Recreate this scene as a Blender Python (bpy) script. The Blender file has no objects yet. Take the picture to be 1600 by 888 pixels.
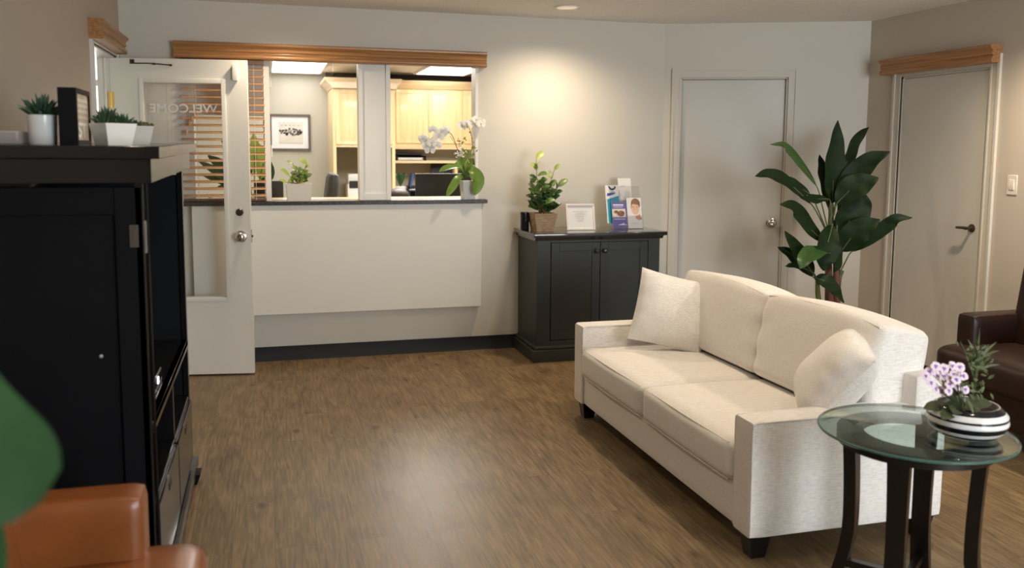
import bpy, bmesh, math, random
from mathutils import Vector, Matrix, Euler, noise
R = math.radians
random.seed(7)
scene = bpy.context.scene
COL = scene.collection

# ------------------------------------------------------------------ camera
FPX, PX, PY = 1362.62, 800.0, 380.38
YAW, PITCH, ROLL, H = 0.2740, 0.1054, 0.0065, 1.47
fwd = Vector((math.sin(YAW)*math.cos(PITCH), math.cos(YAW)*math.cos(PITCH), -math.sin(PITCH)))
_r = Vector((math.cos(YAW), -math.sin(YAW), 0)); _u = _r.cross(fwd)
cr = math.cos(ROLL)*_r + math.sin(ROLL)*_u
cu = -math.sin(ROLL)*_r + math.cos(ROLL)*_u
cam_d = bpy.data.cameras.new('camera'); cam = bpy.data.objects.new('camera', cam_d); COL.objects.link(cam)
m = Matrix.Identity(4)
for i in range(3):
    m[i][0] = cr[i]; m[i][1] = cu[i]; m[i][2] = -fwd[i]
m[2][3] = H
cam.matrix_world = m
cam_d.sensor_width = 36.0; cam_d.sensor_fit = 'HORIZONTAL'
cam_d.lens = FPX*36/1600
cam_d.shift_y = -(444-PY)/1600
cam_d.clip_start = 0.05; cam_d.clip_end = 60
cam_d.dof.use_dof = True; cam_d.dof.focus_distance = 4.6; cam_d.dof.aperture_fstop = 2.6
scene.camera = cam

# ------------------------------------------------------------------ view, world, daylight
scene.view_settings.view_transform = 'Standard'; scene.view_settings.look = 'None'
scene.view_settings.gamma = 1; scene.view_settings.use_curve_mapping = False
scene.view_settings.exposure = 0.45
w = bpy.data.worlds.new('world'); scene.world = w; w.use_nodes = True
w.node_tree.nodes['Background'].inputs[0].default_value = (0.93, 0.96, 1.0, 1)
w.node_tree.nodes['Background'].inputs[1].default_value = 1.6

def area(name, loc, rot, sx, sy, power, col):
    d = bpy.data.lights.new(name, 'AREA'); d.shape = 'RECTANGLE'; d.size = sx; d.size_y = sy
    d.energy = power; d.color = col
    o = bpy.data.objects.new(name, d); COL.objects.link(o); o.location = loc; o.rotation_euler = rot
    return o
# daylight coming through the wide window behind the camera
area('daylight_window', (2.95, -2.35, 1.45), (R(90), 0, 0), 2.2, 1.7, 125, (0.88, 0.94, 1.0))
# daylight in the entrance vestibule beyond the left door
area('vestibule_daylight', (-1.65, 7.9, 1.5), (R(-90), 0, 0), 1.1, 1.8, 30, (1.0, 0.95, 0.85))
WARM = (1.0, 0.80, 0.58)
#            x     y    power  spot angle
DOWNLIGHTS = [(1.98, 5.70, 55, 150, 'round recessed ceiling downlight above the dark green cabinet'),
              (0.14, 5.62, 46, 150, 'recessed ceiling downlight above the left end of the reception window'),
              (3.80, 3.72, 95, 140, 'recessed ceiling downlight beside the light switch wall'),
              (1.98, 3.60, 45, 140, 'recessed ceiling downlight over the sofa seat'),
              (0.10, 2.60, 25, 140, 'recessed ceiling downlight in front of the armoire'),
              (1.98, 1.60, 22, 140, 'recessed ceiling downlight before the side table')]

# ------------------------------------------------------------------ pixel helper (frame 1600x888)
def ray(x, y):
    return (x-PX)/FPX*cr - (y-PY)/FPX*cu + fwd
O = Vector((0, 0, H))
def atY(x, y, Y): d = ray(x, y); return O + d*(Y/d.y)
def atX(x, y, X): d = ray(x, y); return O + d*(X/d.x)
def atZ(x, y, Z): d = ray(x, y); return O + d*((Z-H)/d.z)

# ------------------------------------------------------------------ materials
def nt(name):
    m = bpy.data.materials.new(name); m.use_nodes = True
    t = m.node_tree; return m, t, t.nodes['Principled BSDF']
def N(t, typ, **kw):
    n = t.nodes.new(typ)
    for k, v in kw.items(): setattr(n, k, v)
    return n
def plain(name, col, rough=0.5, metal=0.0, var=0.06, scale=8, bump=0.0, bscale=60, spec=0.5, emit=None, estr=0, coat=0, sub=0, trans=0, stretch=(1,1,1)):
    m, t, b = nt(name)
    L = t.links.new
    tc = N(t, 'ShaderNodeTexCoord'); mp = N(t, 'ShaderNodeMapping'); L(tc.outputs['Object'], mp.inputs[0]); mp.inputs['Scale'].default_value = stretch
    nz = N(t, 'ShaderNodeTexNoise'); nz.inputs['Scale'].default_value = scale; nz.inputs['Detail'].default_value = 4
    L(mp.outputs[0], nz.inputs['Vector'])
    rp = N(t, 'ShaderNodeValToRGB')
    c = col
    rp.color_ramp.elements[0].position = 0.3; rp.color_ramp.elements[1].position = 0.7
    rp.color_ramp.elements[0].color = (c[0]*(1-var), c[1]*(1-var), c[2]*(1-var), 1)
    rp.color_ramp.elements[1].color = (min(1, c[0]*(1+var)), min(1, c[1]*(1+var)), min(1, c[2]*(1+var)), 1)
    L(nz.outputs[0], rp.inputs[0]); L(rp.outputs[0], b.inputs['Base Color'])
    b.inputs['Roughness'].default_value = rough; b.inputs['Metallic'].default_value = metal
    b.inputs['Specular IOR Level'].default_value = spec
    b.inputs['Coat Weight'].default_value = coat
    b.inputs['Transmission Weight'].default_value = trans
    if sub:
        b.inputs['Subsurface Weight'].default_value = sub; b.inputs['Subsurface Radius'].default_value = (.01, .01, .01)
    if emit:
        b.inputs['Emission Color'].default_value = (*emit, 1); b.inputs['Emission Strength'].default_value = estr
    if bump:
        n2 = N(t, 'ShaderNodeTexNoise'); n2.inputs['Scale'].default_value = bscale; n2.inputs['Detail'].default_value = 3
        L(mp.outputs[0], n2.inputs['Vector'])
        bp = N(t, 'ShaderNodeBump'); bp.inputs['Strength'].default_value = bump; bp.inputs['Distance'].default_value = 0.004
        L(n2.outputs[0], bp.inputs['Height']); L(bp.outputs[0], b.inputs['Normal'])
    return m

def wood(name, c1, c2, axis=0, rough=0.35, scale=1.0, coat=0.2):
    m, t, b = nt(name); L = t.links.new
    tc = N(t, 'ShaderNodeTexCoord'); mp = N(t, 'ShaderNodeMapping'); L(tc.outputs['Object'], mp.inputs[0])
    s = [38*scale]*3; s[axis] = 1.6*scale; mp.inputs['Scale'].default_value = s
    nz = N(t, 'ShaderNodeTexNoise'); nz.inputs['Scale'].default_value = 1.5; nz.inputs['Detail'].default_value = 6; nz.inputs['Distortion'].default_value = 0.4
    L(mp.outputs[0], nz.inputs['Vector'])
    rp = N(t, 'ShaderNodeValToRGB'); rp.color_ramp.elements[0].position = 0.33; rp.color_ramp.elements[1].position = 0.68
    rp.color_ramp.elements[0].color = (*c1, 1); rp.color_ramp.elements[1].color = (*c2, 1)
    L(nz.outputs[0], rp.inputs[0]); L(rp.outputs[0], b.inputs['Base Color'])
    b.inputs['Roughness'].default_value = rough; b.inputs['Coat Weight'].default_value = coat
    bp = N(t, 'ShaderNodeBump'); bp.inputs['Strength'].default_value = 0.08; L(nz.outputs[0], bp.inputs['Height']); L(bp.outputs[0], b.inputs['Normal'])
    return m

def floor_mat():
    m, t, b = nt('vinyl_plank'); L = t.links.new
    tc = N(t, 'ShaderNodeTexCoord')
    sp = N(t, 'ShaderNodeSeparateXYZ'); L(tc.outputs['Object'], sp.inputs[0])
    cb = N(t, 'ShaderNodeCombineXYZ'); L(sp.outputs[1], cb.inputs[0]); L(sp.outputs[0], cb.inputs[1])
    br = N(t, 'ShaderNodeTexBrick'); L(cb.outputs[0], br.inputs['Vector'])
    br.offset = 0.37; br.offset_frequency = 2
    br.inputs['Scale'].default_value = 1.0; br.inputs['Brick Width'].default_value = 1.22; br.inputs['Row Height'].default_value = 0.152
    br.inputs['Mortar Size'].default_value = 0.0012; br.inputs['Mortar Smooth'].default_value = 0.3; br.inputs['Bias'].default_value = 0
    br.inputs['Color1'].default_value = (0.0, 0.0, 0.0, 1); br.inputs['Color2'].default_value = (1, 1, 1, 1); br.inputs['Mortar'].default_value = (0.5, 0.5, 0.5, 1)
    # grain
    off = N(t, 'ShaderNodeVectorMath', operation='MULTIPLY_ADD'); L(br.outputs['Color'], off.inputs[0]); off.inputs[1].default_value = (3.1, 7.7, 0); L(tc.outputs['Object'], off.inputs[2])
    mp = N(t, 'ShaderNodeMapping'); mp.inputs['Scale'].default_value = (52, 3.4, 1); L(off.outputs[0], mp.inputs[0])
    g = N(t, 'ShaderNodeTexNoise'); g.inputs['Scale'].default_value = 1.6; g.inputs['Detail'].default_value = 7; g.inputs['Roughness'].default_value = 0.62; g.inputs['Distortion'].default_value = 0.6
    L(mp.outputs[0], g.inputs['Vector'])
    mp2 = N(t, 'ShaderNodeMapping'); mp2.inputs['Scale'].default_value = (8.0, 3.2, 1); L(off.outputs[0], mp2.inputs[0])
    g2 = N(t, 'ShaderNodeTexNoise'); g2.inputs['Scale'].default_value = 1.2; g2.inputs['Detail'].default_value = 5; L(mp2.outputs[0], g2.inputs['Vector'])
    rp = N(t, 'ShaderNodeValToRGB'); e = rp.color_ramp.elements
    e[0].position = 0.32; e[0].color = (0.072, 0.046, 0.023, 1); e[1].position = 0.69; e[1].color = (0.300, 0.210, 0.112, 1)
    x = e.new(0.5); x.color = (0.178, 0.121, 0.061, 1)
    mx0 = N(t, 'ShaderNodeMix'); mx0.data_type = 'FLOAT'; mx0.inputs[0].default_value = 0.28; L(g.outputs[0], mx0.inputs[2]); L(g2.outputs[0], mx0.inputs[3])
    L(mx0.outputs[0], rp.inputs[0])
    # per plank tone
    mul = N(t, 'ShaderNodeMix'); mul.data_type = 'RGBA'; mul.blend_type = 'MULTIPLY'; mul.inputs[0].default_value = 1
    tr = N(t, 'ShaderNodeMapRange'); tr.inputs[3].default_value = 0.90; tr.inputs[4].default_value = 1.10; L(br.outputs['Color'], tr.inputs[0])
    L(rp.outputs[0], mul.inputs[6]); L(tr.outputs[0], mul.inputs[7])
    # knots
    mk = N(t, 'ShaderNodeMapping'); mk.inputs['Scale'].default_value = (3.6, 1.9, 1); L(off.outputs[0], mk.inputs[0])
    vo = N(t, 'ShaderNodeTexVoronoi'); vo.inputs['Scale'].default_value = 1.0; L(mk.outputs[0], vo.inputs['Vector'])
    kr = N(t, 'ShaderNodeMapRange'); kr.inputs[1].default_value = 0.03; kr.inputs[2].default_value = 0.10; kr.inputs[3].default_value = 0.85; kr.inputs[4].default_value = 0.0; L(vo.outputs['Distance'], kr.inputs[0])
    mixk = N(t, 'ShaderNodeMix'); mixk.data_type = 'RGBA'; mixk.inputs[7].default_value = (0.06, 0.036, 0.022, 1)
    L(kr.outputs[0], mixk.inputs[0]); L(mul.outputs[2], mixk.inputs[6])
    mixm = N(t, 'ShaderNodeMix'); mixm.data_type = 'RGBA'; mixm.inputs[7].default_value = (0.07, 0.045, 0.028, 1)
    fm = N(t, 'ShaderNodeMath', operation='MULTIPLY'); fm.inputs[1].default_value = 0.75; L(br.outputs['Fac'], fm.inputs[0])
    L(fm.outputs[0], mixm.inputs[0]); L(mixk.outputs[2], mixm.inputs[6]); L(mixm.outputs[2], b.inputs['Base Color'])
    b.inputs['Roughness'].default_value = 0.42; b.inputs['Specular IOR Level'].default_value = 0.38
    rr = N(t, 'ShaderNodeMapRange'); rr.inputs[3].default_value = 0.30; rr.inputs[4].default_value = 0.52; L(g.outputs[0], rr.inputs[0]); L(rr.outputs[0], b.inputs['Roughness'])
    bp = N(t, 'ShaderNodeBump'); bp.inputs['Strength'].default_value = 0.22; bp.inputs['Distance'].default_value = 0.002; L(g.outputs[0], bp.inputs['Height']); L(bp.outputs[0], b.inputs['Normal'])
    return m

def linen(name, c1, c2):
    m, t, b = nt(name); L = t.links.new
    tc = N(t, 'ShaderNodeTexCoord')
    outs = []
    for s in ((20, 260, 260), (220, 220, 30)):
        mp = N(t, 'ShaderNodeMapping'); mp.inputs['Scale'].default_value = s; L(tc.outputs['Object'], mp.inputs[0])
        nz = N(t, 'ShaderNodeTexNoise'); nz.inputs['Scale'].default_value = 1.4; nz.inputs['Detail'].default_value = 4; L(mp.outputs[0], nz.inputs['Vector'])
        outs.append(nz)
    mx = N(t, 'ShaderNodeMix'); mx.data_type = 'FLOAT'; mx.inputs[0].default_value = 0.35; L(outs[0].outputs[0], mx.inputs[2]); L(outs[1].outputs[0], mx.inputs[3])
    rp = N(t, 'ShaderNodeValToRGB'); rp.color_ramp.elements[0].position = 0.36; rp.color_ramp.elements[1].position = 0.56
    rp.color_ramp.elements[0].color = (*c1, 1); rp.color_ramp.elements[1].color = (*c2, 1)
    L(mx.outputs[0], rp.inputs[0]); L(rp.outputs[0], b.inputs['Base Color'])
    b.inputs['Roughness'].default_value = 0.9; b.inputs['Sheen Weight'].default_value = 0.15; b.inputs['Specular IOR Level'].default_value = 0.2
    bp = N(t, 'ShaderNodeBump'); bp.inputs['Strength'].default_value = 0.35; bp.inputs['Distance'].default_value = 0.002; L(mx.outputs[0], bp.inputs['Height'])
    n3 = N(t, 'ShaderNodeTexNoise'); n3.inputs['Scale'].default_value = 9; n3.inputs['Detail'].default_value = 2; L(tc.outputs['Object'], n3.inputs['Vector'])
    b2 = N(t, 'ShaderNodeBump'); b2.inputs['Strength'].default_value = 0.10; b2.inputs['Distance'].default_value = 0.02; L(n3.outputs[0], b2.inputs['Height']); L(bp.outputs[0], b2.inputs['Normal'])
    L(b2.outputs[0], b.inputs['Normal'])
    return m

def glass_mat(name, col=(1, 1, 1), rough=0.0, tint=0.0):
    # thin pane: mostly clear with a fresnel reflection
    m = bpy.data.materials.new(name); m.use_nodes = True; t = m.node_tree; t.nodes.clear(); L = t.links.new
    out = N(t, 'ShaderNodeOutputMaterial'); mx = N(t, 'ShaderNodeMixShader'); tr = N(t, 'ShaderNodeBsdfTransparent'); gl = N(t, 'ShaderNodeBsdfGlossy')
    tr.inputs[0].default_value = (*col, 1); gl.inputs['Roughness'].default_value = rough
    fr = N(t, 'ShaderNodeFresnel'); fr.inputs[0].default_value = 1.5
    ge = N(t, 'ShaderNodeNewGeometry'); io = N(t, 'ShaderNodeMapRange'); io.inputs[3].default_value = 1.5; io.inputs[4].default_value = 1/1.5
    L(ge.outputs['Backfacing'], io.inputs[0]); L(io.outputs[0], fr.inputs[0])
    ml = N(t, 'ShaderNodeMath', operation='MULTIPLY'); ml.inputs[1].default_value = 1.0; L(fr.outputs[0], ml.inputs[0])
    L(ml.outputs[0], mx.inputs[0]); L(tr.outputs[0], mx.inputs[1]); L(gl.outputs[0], mx.inputs[2]); L(mx.outputs[0], out.inputs[0])
    return m

def leaf_mat(name, c, rough=0.4, sub=0.0):
    return plain(name, c, rough, var=0.25, scale=14, spec=0.5, stretch=(1, 1, 1))

M = {}
M['wall'] = plain('wall_paint', (0.64, 0.615, 0.545), 0.55, var=0.012, scale=2, bump=0.06, bscale=120, spec=0.3)
M['taupe'] = plain('taupe_wall_paint', (0.50, 0.425, 0.345), 0.6, var=0.012, scale=2, bump=0.06, bscale=120, spec=0.3)
M['wall_r'] = plain('warm_grey_wall_paint', (0.56, 0.51, 0.44), 0.6, var=0.012, scale=2, bump=0.06, bscale=120, spec=0.3)
M['ceiling'] = plain('textured_ceiling', (0.90, 0.885, 0.85), 0.9, var=0.05, scale=60, bump=0.35, bscale=55, spec=0.1)
M['white'] = plain('white_trim_paint', (0.74, 0.73, 0.67), 0.35, var=0.01, spec=0.5)
M['door_paint'] = plain('door_paint', (0.61, 0.60, 0.555), 0.4, var=0.015, scale=3)
M['panel'] = plain('counter_panel_laminate', (0.72, 0.71, 0.65), 0.45, var=0.01)
M['floor'] = floor_mat()
M['rubber'] = plain('black_rubber_base', (0.012, 0.014, 0.015), 0.55, var=0.1, spec=0.25)
M['oak'] = wood('honey_oak', (0.30, 0.135, 0.045), (0.52, 0.265, 0.10), 0, 0.32)
M['oak_y'] = wood('honey_oak_along', (0.30, 0.135, 0.045), (0.50, 0.25, 0.095), 1, 0.35)
M['slat'] = wood('blind_slat_wood', (0.56, 0.30, 0.12), (0.72, 0.42, 0.19), 0, 0.35)
M['slat_dark'] = wood('blind_rail_wood', (0.10, 0.05, 0.03), (0.16, 0.085, 0.05), 0, 0.4)
M['maple'] = wood('maple', (0.80, 0.58, 0.28), (0.88, 0.70, 0.38), 2, 0.35, 0.5)
M['maple_x'] = wood('maple_along', (0.72, 0.52, 0.27), (0.82, 0.63, 0.36), 0, 0.35, 0.5)
M['green_cab'] = plain('dark_green_paint', (0.032, 0.037, 0.034), 0.42, var=0.06, scale=5, spec=0.35)
M['green_top'] = plain('dark_green_gloss_top', (0.030, 0.034, 0.032), 0.08, var=0.06, scale=5, coat=0.6)
M['black'] = plain('black_lacquer', (0.0055, 0.0062, 0.0078), 0.55, var=0.08, scale=4, spec=0.12)
M['black_front'] = plain('black_lacquer_gloss', (0.0070, 0.0072, 0.008), 0.16, var=0.08, scale=4, spec=0.45)
M['black_matte'] = plain('black_matte', (0.006, 0.006, 0.007), 0.55, var=0.1)
M['screen'] = plain('dark_screen', (0.004, 0.004, 0.005), 0.12, var=0.1)
M['chrome'] = plain('satin_chrome', (0.62, 0.60, 0.57), 0.22, 1.0, var=0.02)
M['brass'] = plain('brass', (0.78, 0.58, 0.22), 0.3, 1.0, var=0.05)
M['bronze'] = plain('dark_bronze', (0.10, 0.075, 0.055), 0.35, 0.8, var=0.05)
M['linen'] = linen('cream_linen', (0.66, 0.635, 0.595), (0.85, 0.82, 0.775))
M['espresso'] = plain('espresso_wood', (0.006, 0.0045, 0.004), 0.3, var=0.2, scale=6, stretch=(8, 8, 1))
M['leather'] = plain('cognac_leather', (0.250, 0.080, 0.021), 0.32, var=0.22, scale=5, bump=0.12, bscale=140, spec=0.55)
M['leather_shaded'] = plain('shaded_brown_leather', (0.022, 0.008, 0.0045), 0.42, var=0.2, scale=5, bump=0.12, bscale=140, spec=0.4)  # darker leather copy; the right chair's shade is painted into the colour
M['glass'] = glass_mat('clear_glass')
M['glass_green'] = glass_mat('green_tinged_glass', (0.80, 0.90, 0.86))
M['glass_edge'] = plain('bottle_green_glass_edge', (0.05, 0.13, 0.11), 0.08, var=0.1, spec=0.9)
M['acrylic'] = glass_mat('acrylic', (0.93, 0.93, 0.94))
M['ceramic'] = plain('white_ceramic', (0.78, 0.79, 0.78), 0.2, var=0.01)
M['ceramic_grey'] = plain('pale_grey_ceramic', (0.62, 0.60, 0.55), 0.45, var=0.02)
M['ceramic_black'] = plain('black_glaze', (0.008, 0.008, 0.012), 0.12, var=0.05)
M['soil'] = plain('potting_soil', (0.05, 0.032, 0.02), 0.95, var=0.4, scale=60, bump=0.6)
M['moss'] = plain('dark_moss', (0.055, 0.065, 0.02), 0.9, var=0.5, scale=40, bump=0.8, bscale=90)
M['succulent'] = leaf_mat('succulent_green', (0.035, 0.085, 0.04))
M['banana'] = plain('dark_banana_leaf', (0.0065, 0.021, 0.0055), 0.55, var=0.35, scale=6, stretch=(1, 1, 5), spec=0.2)
M['banana_mid'] = plain('mid_green_banana_leaf', (0.030, 0.085, 0.016), 0.4, var=0.2, scale=6)
M['banana_stem'] = plain('green_banana_stem', (0.10, 0.13, 0.045), 0.5, var=0.3, scale=9, stretch=(3, 3, .6))
M['banana_trunk'] = plain('brown_banana_trunk', (0.13, 0.055, 0.032), 0.7, var=0.5, scale=12, stretch=(5, 5, .7), bump=0.4)
M['orchid_leaf'] = plain('orchid_leaf_green', (0.15, 0.27, 0.045), 0.3, var=0.15, scale=8)
M['petal'] = plain('white_orchid_petal', (0.88, 0.88, 0.87), 0.5, var=0.02)
def translucent(m, col, f):
    t = m.node_tree; L = t.links.new; out = t.nodes['Material Output']; b = t.nodes['Principled BSDF']
    tl = N(t, 'ShaderNodeBsdfTranslucent'); tl.inputs[0].default_value = (*col, 1); mx = N(t, 'ShaderNodeMixShader'); mx.inputs[0].default_value = f
    L(b.outputs[0], mx.inputs[1]); L(tl.outputs[0], mx.inputs[2]); L(mx.outputs[0], out.inputs[0])
translucent(M['petal'], (0.9, 0.9, 0.88), 0.45)
M['petal_core'] = plain('orchid_centre', (0.55, 0.42, 0.12), 0.5)
M['stem_brown'] = plain('orchid_stem', (0.20, 0.10, 0.045), 0.5, var=0.2)
M['bud'] = plain('red_bud', (0.40, 0.07, 0.03), 0.5)
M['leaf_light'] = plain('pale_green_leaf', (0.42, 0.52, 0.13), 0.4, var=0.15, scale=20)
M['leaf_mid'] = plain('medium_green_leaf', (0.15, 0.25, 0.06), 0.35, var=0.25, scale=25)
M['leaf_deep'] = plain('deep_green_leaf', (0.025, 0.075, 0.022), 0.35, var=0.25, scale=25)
M['leaf_near'] = plain('broad_green_leaf', (0.020, 0.075, 0.020), 0.5, var=0.35, scale=7)
translucent(M['leaf_light'], (0.5, 0.65, 0.15), 0.35); translucent(M['leaf_mid'], (0.2, 0.35, 0.07), 0.25); translucent(M['orchid_leaf'], (0.25, 0.4, 0.06), 0.2)
M['violet_leaf'] = plain('violet_leaf', (0.045, 0.060, 0.02), 0.6, var=0.3, scale=40)
M['violet_petal'] = plain('pale_violet_petal', (0.78, 0.66, 0.74), 0.6, var=0.05)
M['violet_core'] = plain('purple_flower_centre', (0.26, 0.13, 0.45), 0.6)
M['wicker'] = plain('woven_wicker', (0.46, 0.31, 0.18), 0.7, var=0.35, scale=30, stretch=(1, 1, 7), bump=0.9, bscale=45)
M['paper'] = plain('white_paper', (0.80, 0.80, 0.78), 0.6, var=0.01)
M['paper_grey'] = plain('pale_grey_paper', (0.66, 0.68, 0.66), 0.5, var=0.02)
M['ink'] = plain('grey_ink', (0.30, 0.30, 0.30), 0.6)
M['ink_dark'] = plain('dark_ink', (0.05, 0.05, 0.06), 0.6)
M['navy'] = plain('navy_print', (0.015, 0.02, 0.12), 0.35)
M['royal'] = plain('royal_blue_print', (0.05, 0.08, 0.42), 0.35)
M['teal'] = plain('teal_print', (0.01, 0.32, 0.48), 0.35)
M['purple'] = plain('purple_blue_print', (0.13, 0.12, 0.42), 0.35)
M['skin'] = plain('skin_tone', (0.70, 0.38, 0.24), 0.5, var=0.03)
M['hair'] = plain('brown_hair', (0.028, 0.016, 0.010), 0.5, var=0.4, scale=30, stretch=(6, 1, 1), bump=0.5)
M['brown_print'] = plain('brown_print', (0.22, 0.11, 0.06), 0.5, var=0.5, scale=60)
M['pink_frame'] = plain('pearly_frame', (0.80, 0.74, 0.68), 0.3, var=0.02)
M['frame_bronze'] = plain('pewter_picture_frame', (0.10, 0.085, 0.07), 0.4, 0.3, var=0.1)
M['granite'] = plain('dark_granite', (0.040, 0.034, 0.030), 0.35, var=0.8, spec=0.3, scale=90, bump=0.05)
M['office_wall'] = plain('office_wall_paint', (0.50, 0.48, 0.39), 0.6, var=0.01, scale=2)
M['soffit'] = plain('dark_brown_soffit', (0.075, 0.062, 0.05), 0.7, var=0.03)  # even dark brown for the strip above the office cabinets
M['chair_grey'] = plain('charcoal_upholstery', (0.045, 0.045, 0.045), 0.55, var=0.1)
M['grey_plastic'] = plain('grey_plastic', (0.35, 0.35, 0.37), 0.4)
M['gold_paper'] = plain('aged_gold_paper', (0.36, 0.29, 0.20), 0.35, var=0.25, scale=30)
M['sweater'] = plain('navy_sweater', (0.02, 0.03, 0.06), 0.8)
M['switch'] = plain('switch_plastic', (0.74, 0.70, 0.62), 0.35, var=0.01)
M['blue_book'] = plain('blue_book_cover', (0.03, 0.09, 0.26), 0.4)
def emis(name, col, s):
    m, t, b = nt(name); b.inputs['Base Color'].default_value = (*col, 1); b.inputs['Emission Color'].default_value = (*col, 1); b.inputs['Emission Strength'].default_value = s
    return m
M['troffer'] = emis('fluorescent_diffuser', (1.0, 0.96, 0.97), 5.2)
M['lamp'] = emis('lamp_glow', (0.9, 0.72, 0.48), 0.35)
M['led'] = emis('violet_white_led', (0.75, 0.65, 1.0), 6)
M['etch'] = plain('frosted_lettering', (0.80, 0.80, 0.76), 0.5)
M['basin'] = plain('woven_grey', (0.30, 0.28, 0.28), 0.6)

# ------------------------------------------------------------------ mesh helpers
MW = {}
def mwof(o): return MW.get(o.name, Matrix.Identity(4)) if o else Matrix.Identity(4)
def spline(pts, n):
    pts = [Vector(p) for p in pts]
    if len(pts) == 2: return [pts[0].lerp(pts[1], i/(n-1)) for i in range(n)]
    P = [2*pts[0]-pts[1]] + pts + [2*pts[-1]-pts[-2]]
    out = []; segs = len(pts)-1
    for i in range(n):
        u = i/(n-1)*segs; k = min(int(u), segs-1); t = u-k
        a, b, c, d = P[k:k+4]
        out.append(0.5*((2*b) + (c-a)*t + (2*a-5*b+4*c-d)*t*t + (3*b-a-3*c+d)*t*t*t))
    return out

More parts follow.
